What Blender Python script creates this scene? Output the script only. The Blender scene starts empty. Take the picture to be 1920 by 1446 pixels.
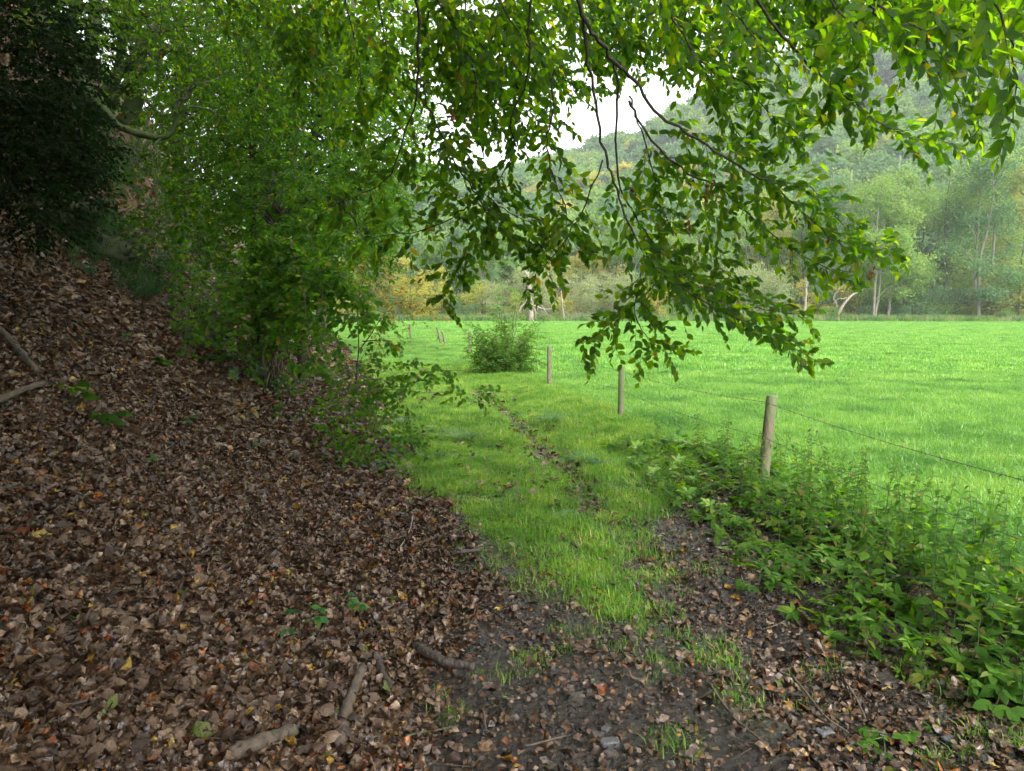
import bpy, math
import numpy as np
from mathutils import Matrix

# ------------------------------------------------------------------ camera, light, exposure
S = bpy.context.scene
R = math.radians
FPX, EYE = 1350.0, 1.6
PITCH = math.atan(143 / FPX)
cam = bpy.data.cameras.new("camera"); camo = bpy.data.objects.new("camera", cam)
S.collection.objects.link(camo); S.camera = camo
cam.sensor_width = 36; cam.lens = 36 * FPX / 1920; cam.clip_start = 0.05; cam.clip_end = 3000
camo.location = (0, 0, EYE); camo.rotation_euler = (R(90) - PITCH, 0, 0)

SUN_EL, SUN_AZ = 46.0, 158.0            # azimuth measured from +Y (view direction) towards +X (right)
W = bpy.data.worlds.new("World"); S.world = W; W.use_nodes = True
nt = W.node_tree; nt.nodes.clear()
sky = nt.nodes.new("ShaderNodeTexSky"); sky.sky_type = 'NISHITA'; sky.sun_disc = False
sky.sun_elevation = R(SUN_EL); sky.sun_rotation = R(SUN_AZ); sky.air_density = 1.0; sky.dust_density = 4.0; sky.ozone_density = 1.0
hs = nt.nodes.new("ShaderNodeHueSaturation"); hs.inputs["Saturation"].default_value = 0.10; hs.inputs["Value"].default_value = 1.0
bg = nt.nodes.new("ShaderNodeBackground"); bg.inputs["Strength"].default_value = 0.15
wo = nt.nodes.new("ShaderNodeOutputWorld")
nt.links.new(sky.outputs[0], hs.inputs["Color"]); nt.links.new(hs.outputs[0], bg.inputs[0]); nt.links.new(bg.outputs[0], wo.inputs[0])
sl = bpy.data.lights.new("sun", 'SUN'); sl.energy = 0.65; sl.angle = R(20); sl.color = (1.0, 0.96, 0.9)
so = bpy.data.objects.new("sun", sl); S.collection.objects.link(so)
so.rotation_euler = (R(90 - SUN_EL), 0, R(180 - SUN_AZ)); so.location = (20, 30, 60)
S.view_settings.view_transform = 'Standard'; S.view_settings.look = 'None'
S.view_settings.gamma = 1; S.view_settings.use_curve_mapping = False
S.view_settings.exposure = 2.3
HAZE = 0.00038
cy = S.cycles
cy.max_bounces = 7; cy.diffuse_bounces = 4; cy.glossy_bounces = 2; cy.transmission_bounces = 4
cy.transparent_max_bounces = 4; cy.volume_bounces = 1; cy.use_denoising = True
cy.caustics_reflective = False; cy.caustics_refractive = False
cy.use_adaptive_sampling = True; cy.adaptive_threshold = 0.02
try: cy.denoiser = 'OPENIMAGEDENOISE'
except Exception: pass

rng = np.random.default_rng(11)
U = rng.uniform
C = S.collection

# ------------------------------------------------------------------ maths helpers
def P(u, v, d):
    """Point d metres ahead on the sight line through photo pixel (u, v)."""
    a = (u - 960) / FPX; b = -(v - 723) / FPX
    y = math.cos(PITCH) + b * math.sin(PITCH); z = -math.sin(PITCH) + b * math.cos(PITCH)
    return np.array([a * d / y, d, EYE + z * d / y])
def proj(p):
    p = np.asarray(p, float); x = p[..., 0]; y = p[..., 1]; z = p[..., 2] - EYE
    dep = y * math.cos(PITCH) - z * math.sin(PITCH)
    up = y * math.sin(PITCH) + z * math.cos(PITCH)
    dd = np.where(dep > 0.05, dep, 0.05)
    return 960 + FPX * x / dd, 723 - FPX * up / dd, dep
def sstep(x, a, b):
    t = np.clip((np.asarray(x, float) - a) / (b - a), 0, 1); return t * t * (3 - 2 * t)
def splus(x, k=0.3): return (x + np.sqrt(x * x + k * k)) / 2
def vn(x, y, seed=0):
    x = np.asarray(x, float); y = np.asarray(y, float)
    xi = np.floor(x).astype(np.int64); yi = np.floor(y).astype(np.int64); fx = x - xi; fy = y - yi
    def h(a, b):
        n = (a * 374761393 + b * 668265263 + seed * 974711) & 0xffffffff
        n = ((n ^ (n >> 13)) * 1274126177) & 0xffffffff
        return ((n ^ (n >> 16)) & 0xffff) / 65535.0
    fx = fx * fx * (3 - 2 * fx); fy = fy * fy * (3 - 2 * fy)
    return (h(xi, yi) * (1 - fx) + h(xi + 1, yi) * fx) * (1 - fy) + (h(xi, yi + 1) * (1 - fx) + h(xi + 1, yi + 1) * fx) * fy
def fbm(x, y, seed=0, o=4):
    s = 0; a = 0.5; f = 1.0
    for i in range(o):
        s = s + a * (vn(x * f, y * f, seed + i) - 0.5); a *= 0.5; f *= 2.03
    return s
def nrm(a): return a / np.maximum(np.linalg.norm(a, axis=-1, keepdims=True), 1e-9)

FX = np.array([-60, 0, 6.8, 11.2, 15.65, 27.7, 33.7, 39, 46, 70, 100, 140, 600.0])
FV = np.array([18, 3.5, 2.4, 1.71, .81, -1.62, -3.3, -5.5, -8.3, -20, -36, -60, -200.0])
def fence_x(y): return np.interp(y, FX, FV)
def foot_x(y):
    y = np.asarray(y, float)
    return np.where(y < 20, -0.55 - 0.185 * y, -4.25 - 0.27 * (y - 20))
def rut_x(y): return np.interp(y, [-30, 0, 2.3, 3.4, 5.1, 7.2, 11.4, 16.6, 27.7, 46, 100, 600], [6, 2.2, 1.6, 1.32, .95, .68, 0, -.98, -3.1, -10, -38, -205])
HX = [-400, -67, 0, 49, 114, 205, 300, 500]; HZ = [40, 52, 60, 74, 106, 138, 152, 160]
def H(x, y):
    x = np.asarray(x, float); y = np.asarray(y, float)
    s = foot_x(y) - x
    sc = 1 - sstep(y, 60, 110)
    h = 0.60 * splus(s, .5) + 0.90 * splus(s - 4.0, .5) - 1.38 * splus(s - 15, 2)
    h = h - 0.6 * 0.5 * 0.25
    b = sstep(s, 0, 2.5)
    h = h + b * (fbm(x * .9, y * .9, 3) * .35) + sstep(s, 3.5, 6) * fbm(x * .35, y * .35, 9) * 1.3
    h = h * sc
    near = 1 - sstep(y, 30, 60)
    m = sstep(x - fence_x(y), 0, 1.5)
    h = h + near * (1 - m) * fbm(x * 1.6, y * 1.6, 5) * .09 + fbm(x * .07, y * .07, 21) * .22 * sstep(np.hypot(x, y), 8, 30)
    r = rut_x(y)
    w = near
    h = h - w * .05 * np.exp(-((x - r) / .22) ** 2) - w * .045 * np.exp(-((x - r + 1.75) / .25) ** 2)
    h = h + w * .07 * np.exp(-((x - fence_x(y) + .3) / .5) ** 2)
    h = h + np.where(y < 12, fbm(x * 6, y * 6, 31, 4) * .075, 0)
    rid = np.interp(x, HX, HZ)
    h = h + rid * np.clip((y - 118) / 240, 0, 1) ** 1.15 * (1 - .1 * sstep(y, 358, 700)) + sstep(y, 118, 180) * fbm(x * .02, y * .02, 44) * 18
    return h
def grass_w(x, y):
    """How grassy the track is (0 bare mud or leaf litter .. 1 turf)."""
    left = np.interp(y, [0, 3.1, 3.8, 4.5, 5.85, 7.2, 9.8, 14, 20, 40], [1.2, .7, .35, .0, -.3, -1.2, -1.9, -2.7, -4.1, -9.6])
    xs = np.interp(y, [2.3, 3.5, 3.9, 4.8, 6], [1.05, .92, .72, .5, .3])
    n = fbm(x * 1.7, y * 1.7, 61) * 1.2
    a = sstep(x - left + n * .9, -.1, .4)
    near = sstep(y + n * 2.4 - np.abs(x - xs) * 2.6, 2.6, 4.5)
    rutm = 1 - .97 * np.exp(-((x - rut_x(y) + fbm(x * 2, y * 2, 71) * .35) / np.interp(y, [4, 6, 12, 20], [.34, .2, .15, .15])) ** 2) * (1 - sstep(y, 14, 22) * .5) * np.clip(.35 + 1.3 * vn(x * 2.2, y * .9, 73), 0, 1)
    rutm = rutm * (1 - .6 * np.exp(-((x - rut_x(y) + 1.7 + fbm(x * 2, y * 2, 75) * .5) / .2) ** 2) * vn(x * 1.5, y * .8, 77))
    return np.clip(a * near * rutm, 0, 1)

# ------------------------------------------------------------------ mesh helpers
def mesh_np(name, V, F, mats=(), rnd=None, smooth=True, attrs=None):
    V = np.asarray(V, np.float32); F = np.asarray(F, np.int32)
    me = bpy.data.meshes.new(name)
    n = F.shape[1]
    me.vertices.add(len(V)); me.vertices.foreach_set("co", V.ravel())
    me.loops.add(F.size); me.loops.foreach_set("vertex_index", F.ravel())
    me.polygons.add(len(F)); me.polygons.foreach_set("loop_start", np.arange(0, F.size, n, dtype=np.int32))
    me.polygons.foreach_set("use_smooth", np.full(len(F), smooth, bool))
    if rnd is not None:
        rnd = np.asarray(rnd, np.float32)
        if rnd.ndim == 1: rnd = np.stack([rnd, rnd * 0 + .5, rnd * 0 + .5], -1)
        a = me.attributes.new("lv", 'FLOAT_VECTOR', 'POINT'); a.data.foreach_set("vector", rnd.ravel())
    for k, v in (attrs or {}).items():
        a = me.attributes.new(k, 'FLOAT', 'POINT'); a.data.foreach_set("value", np.asarray(v, np.float32))
    me.update(calc_edges=True)
    for m in (mats if isinstance(mats, (list, tuple)) else [mats]): me.materials.append(m)
    return me
def obj(name, me, parent=None, kind=None, label=None, cat=None, group=None, loc=None, rz=None):
    o = bpy.data.objects.new(name, me); C.objects.link(o)
    if parent is not None: o.parent = parent
    if kind: o["kind"] = kind
    if label: o["label"] = label
    if cat: o["category"] = cat
    if group: o["group"] = group
    if loc is not None: o.location = [float(c) for c in loc]
    if rz is not None: o.rotation_euler = (0, 0, float(rz))
    return o
def thing(name, label, cat, group=None, loc=(0, 0, 0), rz=0):
    return obj(name, None, None, None, label, cat, group, loc, rz)
def copy_tree(o, label=None, group=None):
    c = o.copy(); C.objects.link(c)
    if label: c["label"] = label
    if group: c["group"] = group
    for ch in list(o.children):
        d = ch.copy(); C.objects.link(d); d.parent = c
        for g in list(ch.children):
            e = g.copy(); C.objects.link(e); e.parent = d
    return c
class MB:
    def __init__(s): s.V = []; s.F = []; s.r = []; s.n = 0
    def add(s, V, F, rnd=None):
        V = np.asarray(V, float); s.V.append(V); s.F.append(np.asarray(F) + s.n); s.n += len(V)
        s.r.append(np.tile([U() if rnd is None else rnd, .5, .5], (len(V), 1)) if np.isscalar(rnd) or rnd is None else np.asarray(rnd))
    def mesh(s, name, mats, smooth=True):
        return mesh_np(name, np.concatenate(s.V), np.concatenate(s.F), mats, np.concatenate(s.r), smooth)
def tube(pts, rad, k=6, cap=True):
    pts = np.asarray(pts, float); n = len(pts); rad = np.broadcast_to(np.asarray(rad, float), (n,))
    t = nrm(np.gradient(pts, axis=0)); ref = np.array([0.13, 0.21, 0.97]) if abs(t[0, 2]) < .9 else np.array([.97, .2, .1])
    x = nrm(np.cross(t, ref)); y = np.cross(t, x)
    a = np.arange(k) * 2 * math.pi / k
    ring = pts[:, None] + (x[:, None] * np.cos(a)[None, :, None] + y[:, None] * np.sin(a)[None, :, None]) * rad[:, None, None]
    V = ring.reshape(-1, 3); i = np.arange(n - 1)[:, None] * k; j = np.arange(k)[None]; j2 = (j + 1) % k
    A = np.stack([i + j, i + j2, i + k + j2], -1).reshape(-1, 3); B = np.stack([i + j, i + k + j2, i + k + j], -1).reshape(-1, 3)
    F = np.concatenate([A, B])
    if cap:
        V = np.concatenate([V, pts[:1], pts[-1:]]); c = len(V) - 2; j = j[0]; j2 = j2[0]
        F = np.concatenate([F, np.stack([np.full(k, c), j2, j], -1), np.stack([np.full(k, c + 1), (n - 1) * k + j, (n - 1) * k + j2], -1)])
    return V, F
def smooth_path(pts, n=4, jit=0.0):
    pts = np.asarray(pts, float); t = np.arange(len(pts)); tt = np.linspace(0, len(pts) - 1, (len(pts) - 1) * n + 1)
    g = np.gradient(pts, axis=0) if len(pts) > 2 else np.repeat((pts[1] - pts[0])[None], 2, 0)
    i = np.clip(tt.astype(int), 0, len(pts) - 2); f = (tt - i)[:, None]
    h = (2 * f**3 - 3 * f**2 + 1) * pts[i] + (f**3 - 2 * f**2 + f) * g[i] + (-2 * f**3 + 3 * f**2) * pts[i + 1] + (f**3 - f**2) * g[i + 1]
    if jit: h[1:-1] += rng.normal(0, jit, h[1:-1].shape)
    return h
def bumpy_tube(pts, rad, k=12, amp=.12, seed=0, rootflare=0):
    V, F = tube(pts, rad, k); n = len(pts); c = np.concatenate([np.repeat(np.asarray(pts), k, 0), pts[:1], pts[-1:]])
    a = np.concatenate([np.tile(np.arange(k), n), [0, 0]]); l = np.concatenate([np.repeat(np.arange(n), k), [0, n - 1]])
    f = 1 + amp * 2 * fbm(a * .9 + seed * 3.3, l * .5, seed + 5, 3) + rootflare * np.exp(-l / 1.2) * (1 + .5 * np.sin(a * 2 * math.pi / k * 4))
    return c + (V - c) * f[:, None], F

def leaf_t(n=3, w=.3, fold=.25, droop=.25, prof=None, wave=0, twist=0):
    """Leaf template lying along +Y, length 1, normal +Z."""
    t = np.linspace(0, 1, n + 2)[1:-1]
    pr = np.array(prof) if prof is not None else np.sin(np.pi * t ** .85) ** .8
    V = [[0, 0, 0]]
    for i, (a, p) in enumerate(zip(t, pr)):
        z = -droop * a * a; hw = w * p; wz = wave * math.sin(i * 2.4)
        V += [[0, a, z], [-hw, a + .02, z + fold * hw + wz], [hw, a - .02, z + fold * hw - wz + twist * a]]
    V += [[0, 1, -droop]]
    F = [[0, 2, 1], [0, 1, 3]]
    for i in range(n - 1):
        a = 1 + 3 * i; b = a + 3
        F += [[a, a + 1, b + 1], [a, b + 1, b], [a, b, b + 2], [a, b + 2, a + 2]]
    a = 1 + 3 * (n - 1); F += [[a, a + 1, a + 3], [a, a + 3, a + 2]]
    return np.array(V, float), np.array(F)
def leaf_kite(w=.3, fold=.3, droop=.2):
    V = np.array([[0, 0, 0], [0, .5, -droop * .3], [-w, .42, fold * w], [w, .42, fold * w], [0, 1, -droop]]); return V, np.array([[0, 2, 1], [0, 1, 3], [2, 4, 1], [1, 4, 3]])
def leaf_tri2(w=.36):
    return np.array([[0, 0, 0], [-w, .45, .08], [w, .45, .08], [0, 1, 0]]), np.array([[0, 2, 1], [1, 2, 3]])
def frames(d, n):
    y = nrm(np.asarray(d, float)); x = nrm(np.cross(y, n)); z = np.cross(x, y); return np.stack([x, y, z], -1)
def place(tpl, pos, M, sc, rnd):
    """Many copies of one template as one vertex soup."""
    V, F = tpl; N = len(pos); k = len(V)
    W_ = np.einsum('nij,kj->nki', M, V) * np.asarray(sc)[:, None, None] + np.asarray(pos)[:, None]
    FF = F[None] + (np.arange(N) * k)[:, None, None]
    return W_.reshape(-1, 3), FF.reshape(-1, 3), np.stack([np.repeat(rnd, k), np.tile(V[:, 0], N), np.tile(V[:, 1] - V[:, 1].min(), N)], -1)
def rand_dirs(n):
    v = rng.normal(size=(n, 3)); return nrm(v)

# ------------------------------------------------------------------ material helpers
def mat(name):
    m = bpy.data.materials.new(name); m.use_nodes = True; t = m.node_tree; t.nodes.clear()
    o = t.nodes.new("ShaderNodeOutputMaterial"); return m, t, o
def N(t, typ, **kw):
    n = t.nodes.new("ShaderNode" + typ)
    for k, v in kw.items():
        if k in n.inputs.keys(): n.inputs[k].default_value = v
        else: setattr(n, k, v)
    return n
def ramp(t, fac, stops, interp='LINEAR'):
    r = t.nodes.new("ShaderNodeValToRGB"); r.color_ramp.interpolation = interp; e = r.color_ramp.elements
    while len(e) < len(stops): e.new(0.5)
    for i, (p, c) in enumerate(stops):
        e[i].position = p; e[i].color = (*c, 1) if len(c) == 3 else c
    if fac is not None: t.links.new(fac, r.inputs[0])
    return r.outputs[0]
def math_n(t, op, a, b=None, clamp=False):
    n = t.nodes.new("ShaderNodeMath"); n.operation = op; n.use_clamp = clamp
    for i, q in enumerate((a, b)):
        if q is None: continue
        if isinstance(q, (int, float)): n.inputs[i].default_value = q
        else: t.links.new(q, n.inputs[i])
    return n.outputs[0]
def mixc(t, fac, a, b, blend='MIX'):
    n = t.nodes.new("ShaderNodeMix"); n.data_type = 'RGBA'; n.blend_type = blend
    for i, q in ((0, fac), (6, a), (7, b)):
        if isinstance(q, (int, float)): n.inputs[i].default_value = q
        elif isinstance(q, tuple): n.inputs[i].default_value = (*q, 1)
        else: t.links.new(q, n.inputs[i])
    return n.outputs[2]
def rnd_value(t):
    a = N(t, "Attribute", attribute_name="lv"); o = N(t, "ObjectInfo"); sx = t.nodes.new("ShaderNodeSeparateXYZ"); t.links.new(a.outputs["Vector"], sx.inputs[0])
    return math_n(t, 'FRACT', math_n(t, 'ADD', sx.outputs[0], o.outputs["Random"])), sx.outputs[1], sx.outputs[2]
def leaf_mat(name, stops, trans=(1.9, 2.2, 1.0), tf=.42, rough=.42, spec=.35, const=False, veins=0, mottle=.5, patch=0):
    m, t, o = mat(name); v, lx, ly = rnd_value(t)
    c = ramp(t, v, stops, 'CONSTANT' if const else 'LINEAR')
    tc = N(t, "TexCoord"); nz = N(t, "TexNoise", Scale=35.0, Detail=2.0); t.links.new(tc.outputs["Object"], nz.inputs["Vector"])
    if mottle > .6:
        mo = ramp(t, nz.outputs[0], [(.38, (.35, .32, .3)), (.5, (.85, .85, .85)), (.66, (1.5, 1.45, 1.35))]); c = mixc(t, 1.0, c, mo, 'MULTIPLY')
        n3 = N(t, "TexNoise", Scale=160.0, Detail=3.0); t.links.new(tc.outputs["Object"], n3.inputs["Vector"])
        c = mixc(t, 1.0, c, ramp(t, n3.outputs[0], [(.3, (.6, .58, .55)), (.7, (1.3, 1.3, 1.3))]), 'MULTIPLY')
    else: c = mixc(t, math_n(t, 'MULTIPLY', nz.outputs[0], mottle), c, mixc(t, 1.0, c, (.55, .55, .5), 'MULTIPLY'))
    if patch:
        ge = N(t, "NewGeometry"); np_ = N(t, "TexNoise", Scale=patch, Detail=5.0, Roughness=.7); t.links.new(ge.outputs["Position"], np_.inputs["Vector"])
        c = mixc(t, 1.0, c, ramp(t, np_.outputs[0], [(.34, (.42, .58, .5)), (.5, (1, 1, 1)), (.66, (1.65, 1.28, 1.5))]), 'MULTIPLY')
    p = N(t, "BsdfPrincipled")
    if veins:
        ax = math_n(t, 'ABSOLUTE', lx); rib = math_n(t, 'LESS_THAN', ax, .018)
        wv = math_n(t, 'SINE', math_n(t, 'MULTIPLY', math_n(t, 'SUBTRACT', ly, math_n(t, 'MULTIPLY', ax, .8)), 62.0)); vv = math_n(t, 'GREATER_THAN', wv, .82)
        vf = math_n(t, 'MULTIPLY', math_n(t, 'MAXIMUM', rib, math_n(t, 'MULTIPLY', vv, .5)), abs(veins), True)
        c = mixc(t, vf, c, mixc(t, 1.0, c, (1.9, 1.75, 1.7) if veins > 0 else (.4, .4, .4), 'MULTIPLY'))
        bp = N(t, "Bump"); bp.inputs["Strength"].default_value = .5; bp.inputs["Distance"].default_value = .004; t.links.new(math_n(t, 'ADD', math_n(t, 'MULTIPLY', wv, min(1.0, abs(veins) * 1.5)), math_n(t, 'MULTIPLY', nz.outputs[0], 3.0)), bp.inputs["Height"]); t.links.new(bp.outputs[0], p.inputs["Normal"])
    p.inputs["Roughness"].default_value = rough; p.inputs["Specular IOR Level"].default_value = spec
    t.links.new(c, p.inputs["Base Color"])
    if tf > 0:
        tr = N(t, "BsdfTranslucent"); t.links.new(mixc(t, 1.0, c, tuple(trans), 'MULTIPLY'), tr.inputs[0])
        mx = N(t, "MixShader"); mx.inputs[0].default_value = tf
        t.links.new(p.outputs[0], mx.inputs[1]); t.links.new(tr.outputs[0], mx.inputs[2]); t.links.new(mx.outputs[0], o.inputs[0])
    else: t.links.new(p.outputs[0], o.inputs[0])
    return m
def bark_mat(name, a, b, moss=.4, scale=14, mosscol=(.035, .055, .01), rough=.85):
    m, t, o = mat(name); tc = N(t, "TexCoord"); mp = N(t, "Mapping"); mp.inputs["Scale"].default_value = (1, 1, .3)
    t.links.new(tc.outputs["Object"], mp.inputs[0])
    n1 = N(t, "TexNoise", Scale=float(scale), Detail=6.0, Roughness=.7); t.links.new(mp.outputs[0], n1.inputs["Vector"])
    n2 = N(t, "TexNoise", Scale=scale / 5.0, Detail=5.0); t.links.new(tc.outputs["Object"], n2.inputs["Vector"])
    c = ramp(t, n1.outputs[0], [(.3, a), (.7, b)])
    mm = ramp(t, n2.outputs[0], [(max(0, .62 - moss * .5), (0, 0, 0)), (max(.05, .72 - moss * .5), (1, 1, 1))])
    c = mixc(t, mm, c, mosscol)
    p = N(t, "BsdfPrincipled"); p.inputs["Roughness"].default_value = rough; t.links.new(c, p.inputs["Base Color"])
    bp = N(t, "Bump"); bp.inputs["Strength"].default_value = .8; bp.inputs["Distance"].default_value = .03
    t.links.new(n1.outputs[0], bp.inputs["Height"]); t.links.new(bp.outputs[0], p.inputs["Normal"]); t.links.new(p.outputs[0], o.inputs[0])
    return m

GREEN = [(0, (0.0164, 0.0508, 0.0041)), (0.35, (0.0262, 0.0754, 0.0049)), (0.7, (0.041, 0.0968, 0.0057)), (0.975, (0.064, 0.1107, 0.0066)), (1, (0.123, 0.0984, 0.0123))]
M_horn = leaf_mat("hornbeam_leaf", GREEN, (6.3, 4.8, .6), .7, .42, .3, False, -.45)
M_hazel = leaf_mat("hazel_leaf", [(0, (0.0255, 0.0748, 0.0051)), (0.6, (0.0467, 0.1173, 0.0085)), (0.94, (0.0765, 0.1445, 0.0102)), (1, (0.17, 0.136, 0.017))], (3.8, 3.7, .7), .62, .55, .2)
M_deep = leaf_mat("deep_wood_leaf", [(0, (0.0174, 0.0546, 0.0031)), (0.6, (0.031, 0.0837, 0.005)), (0.95, (0.0527, 0.1054, 0.0062)), (1, (0.1178, 0.0806, 0.0093))], (5.4, 4.6, .6), .66, .6, .15)
M_seed = leaf_mat("hornbeam_seed_bract", [(0, (.10, .035, .012)), (1, (.22, .09, .03))], (1.6, 1.4, 1), .3, .6)
M_yel = leaf_mat("yellowing_leaf", [(0, (.10, .15, .02)), (.4, (.20, .20, .025)), (.75, (.30, .22, .03)), (1, (.28, .11, .02))], (1.8, 1.6, .8), .45)
M_nett = leaf_mat("nettle_leaf", [(0, (0.03, 0.095, 0.006)), (0.5, (0.055, 0.145, 0.009)), (0.85, (0.085, 0.18, 0.012)), (0.95, (0.14, 0.2, 0.02)), (1, (0.12, 0.07, 0.02))], (3.2, 3.0, .6), .5, .55, .22, False, -.4)
M_glossy = leaf_mat("bramble_leaf", [(0, (0.0144, 0.056, 0.0112)), (0.6, (0.024, 0.088, 0.0144)), (0.9, (0.048, 0.12, 0.016)), (1, (0.112, 0.104, 0.016))], (2, 2.2, .8), .3, .4, .35)
M_ash = leaf_mat("ash_leaf", [(0, (.07, .16, .02)), (1, (.12, .23, .03))], (2, 2, 1), .5)
M_fern = leaf_mat("fern_frond", [(0, (.02, .07, .02)), (1, (.04, .10, .03))], (2, 2.2, .8), .35, .5)
M_moss = leaf_mat("moss_tuft", [(0, (.015, .03, .005)), (1, (.035, .06, .01))], (1.5, 1.5, 1), .2, .9, .1)
M_grass = leaf_mat("track_grass", [(0, (.075, .19, .016)), (.6, (.13, .30, .028)), (.9, (.24, .36, .07)), (1, (.36, .30, .14))], (2.0, 1.9, .9), .5, .4, .4, patch=2.2)
M_mead = leaf_mat("meadow_grass", [(0, (.078, .19, .024)), (.5, (.122, .28, .038)), (.9, (.18, .36, .07)), (1, (.30, .36, .13))], (1.8, 1.9, 1.0), .45, .36, .5, patch=.7)
M_tuft = leaf_mat("tussock_grass", [(0, (0.048, 0.128, 0.032)), (1, (0.096, 0.192, 0.064))], (1.8, 2, 1), .35, .4, .4)
LIT = [(0, (0.0334, 0.019, 0.0104)), (0.12, (0.0669, 0.0384, 0.0213)), (0.26, (0.1029, 0.0633, 0.0366)), (0.4, (0.0437, 0.0236, 0.0131)), (0.52, (0.1389, 0.0906, 0.054)), (0.64, (0.0771, 0.0452, 0.0255)), (0.76, (0.1851, 0.1267, 0.081)), (0.82, (0.0874, 0.052, 0.0308)), (0.925, (0.1316, 0.0386, 0.0091)), (0.955, (0.181, 0.0627, 0.0082)), (0.972, (0.2303, 0.1303, 0.0165)), (0.987, (0.2742, 0.1931, 0.037)), (0.995, (0.0768, 0.0965, 0.0165))]
M_lit = leaf_mat("fallen_leaf", LIT, (1.3, 1.2, 1), .12, .36, .5, True, .07, 1.0)
M_seedling = M_glossy
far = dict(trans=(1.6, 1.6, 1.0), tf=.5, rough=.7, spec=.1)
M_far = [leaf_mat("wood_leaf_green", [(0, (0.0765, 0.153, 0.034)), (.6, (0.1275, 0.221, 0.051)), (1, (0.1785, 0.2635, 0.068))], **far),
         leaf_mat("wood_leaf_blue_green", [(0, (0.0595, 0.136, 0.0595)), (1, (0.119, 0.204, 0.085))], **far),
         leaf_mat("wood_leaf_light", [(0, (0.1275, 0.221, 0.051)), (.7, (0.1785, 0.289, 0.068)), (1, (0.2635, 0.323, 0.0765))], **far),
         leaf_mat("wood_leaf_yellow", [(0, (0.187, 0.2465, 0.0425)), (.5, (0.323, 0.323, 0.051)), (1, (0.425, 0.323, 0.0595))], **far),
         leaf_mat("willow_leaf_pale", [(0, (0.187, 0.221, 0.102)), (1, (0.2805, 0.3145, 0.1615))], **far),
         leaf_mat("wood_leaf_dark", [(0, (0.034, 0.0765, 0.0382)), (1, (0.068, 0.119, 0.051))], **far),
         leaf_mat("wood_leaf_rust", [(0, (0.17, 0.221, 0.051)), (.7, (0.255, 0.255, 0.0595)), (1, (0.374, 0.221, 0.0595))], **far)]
M_bark = bark_mat("dark_bark", (.018, .014, .010), (.06, .048, .036), .25)
M_mossbark = bark_mat("mossy_bark", (.02, .016, .01), (.06, .05, .035), .85)
M_twig = bark_mat("twig_bark", (.015, .010, .008), (.045, .03, .022), .0, 40)
M_stem = bark_mat("brown_stem", (.06, .04, .025), (.14, .10, .06), .1, 40)
M_green_stem = bark_mat("green_stem", (.04, .08, .02), (.09, .12, .04), .0, 40)
M_palebark = bark_mat("pale_bark", (.075, .062, .05), (.20, .18, .15), .25, 3, (.10, .12, .05))
M_deadwood = bark_mat("dead_wood", (.11, .09, .07), (.25, .21, .165), .0, 4)
M_stick = bark_mat("weathered_stick", (.04, .028, .018), (.11, .082, .058), .1, 22, (.04, .05, .02))
M_wetlog = bark_mat("wet_dark_stick", (.015, .011, .009), (.055, .04, .03), .0, 22, rough=.5)
M_post = bark_mat("weathered_post", (.065, .055, .032), (.17, .145, .09), .35, 16, (.10, .12, .05))
M_rock = bark_mat("dark_mossy_rock", (.008, .007, .005), (.032, .026, .018), .35, 7, (.018, .028, .006))
M_stone = bark_mat("grey_stone", (.035, .035, .037), (.095, .095, .10), .0, 10, rough=.6)
m, t, o = mat("rusty_wire"); p = N(t, "BsdfPrincipled"); p.inputs["Base Color"].default_value = (.09, .07, .055, 1); p.inputs["Metallic"].default_value = .6; p.inputs["Roughness"].default_value = .55
t.links.new(p.outputs[0], o.inputs[0]); M_wire = m

def ground_mat(name, stops, scale=4.0, wet=0.0, bump=.6, bdist=.03, grass=False, fine=60.0):
    m, t, o = mat(name); tc = N(t, "TexCoord")
    n1 = N(t, "TexNoise", Scale=scale, Detail=8.0, Roughness=.65); n2 = N(t, "TexNoise", Scale=fine, Detail=6.0, Roughness=.7); v = N(t, "TexVoronoi", Scale=fine * .4)
    for n in (n1, n2, v): t.links.new(tc.outputs["Object"], n.inputs["Vector"])
    f = math_n(t, 'ADD', math_n(t, 'MULTIPLY', n1.outputs[0], .5), math_n(t, 'MULTIPLY', n2.outputs[0], .5))
    c = ramp(t, f, stops)
    if grass:
        a = N(t, "Attribute", attribute_name="grass")
        g = ramp(t, f, [(.3, (.035, .09, .012)), (.7, (.08, .18, .025))])
        c = mixc(t, a.outputs["Fac"], c, g)
        a2 = N(t, "Attribute", attribute_name="litter")
        bn = ramp(t, f, [(.3, (.05, .028, .016)), (.7, (.15, .09, .055))])
        c = mixc(t, a2.outputs["Fac"], c, bn)
    p = N(t, "BsdfPrincipled"); t.links.new(c, p.inputs["Base Color"])
    if wet:
        rr = ramp(t, n1.outputs[0], [(.45, (.12,) * 3), (.6, (.55,) * 3)]); t.links.new(rr, p.inputs["Roughness"]); p.inputs["Specular IOR Level"].default_value = .55
    else: p.inputs["Roughness"].default_value = .9; p.inputs["Specular IOR Level"].default_value = .2
    bp = N(t, "Bump"); bp.inputs["Strength"].default_value = bump; bp.inputs["Distance"].default_value = bdist
    t.links.new(math_n(t, 'ADD', n2.outputs[0], v.outputs["Distance"]), bp.inputs["Height"]); t.links.new(bp.outputs[0], p.inputs["Normal"])
    t.links.new(p.outputs[0], o.inputs[0]); return m
M_floor = ground_mat("leaf_mould_soil", [(.3, (.022, .015, .010)), (.7, (.075, .05, .034))], grass=True)
M_path = ground_mat("wet_mud", [(.3, (.009, .007, .005)), (.55, (.025, .019, .013)), (.75, (.062, .048, .034))], 5.0, 1.0, .9, .03, True)
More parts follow.
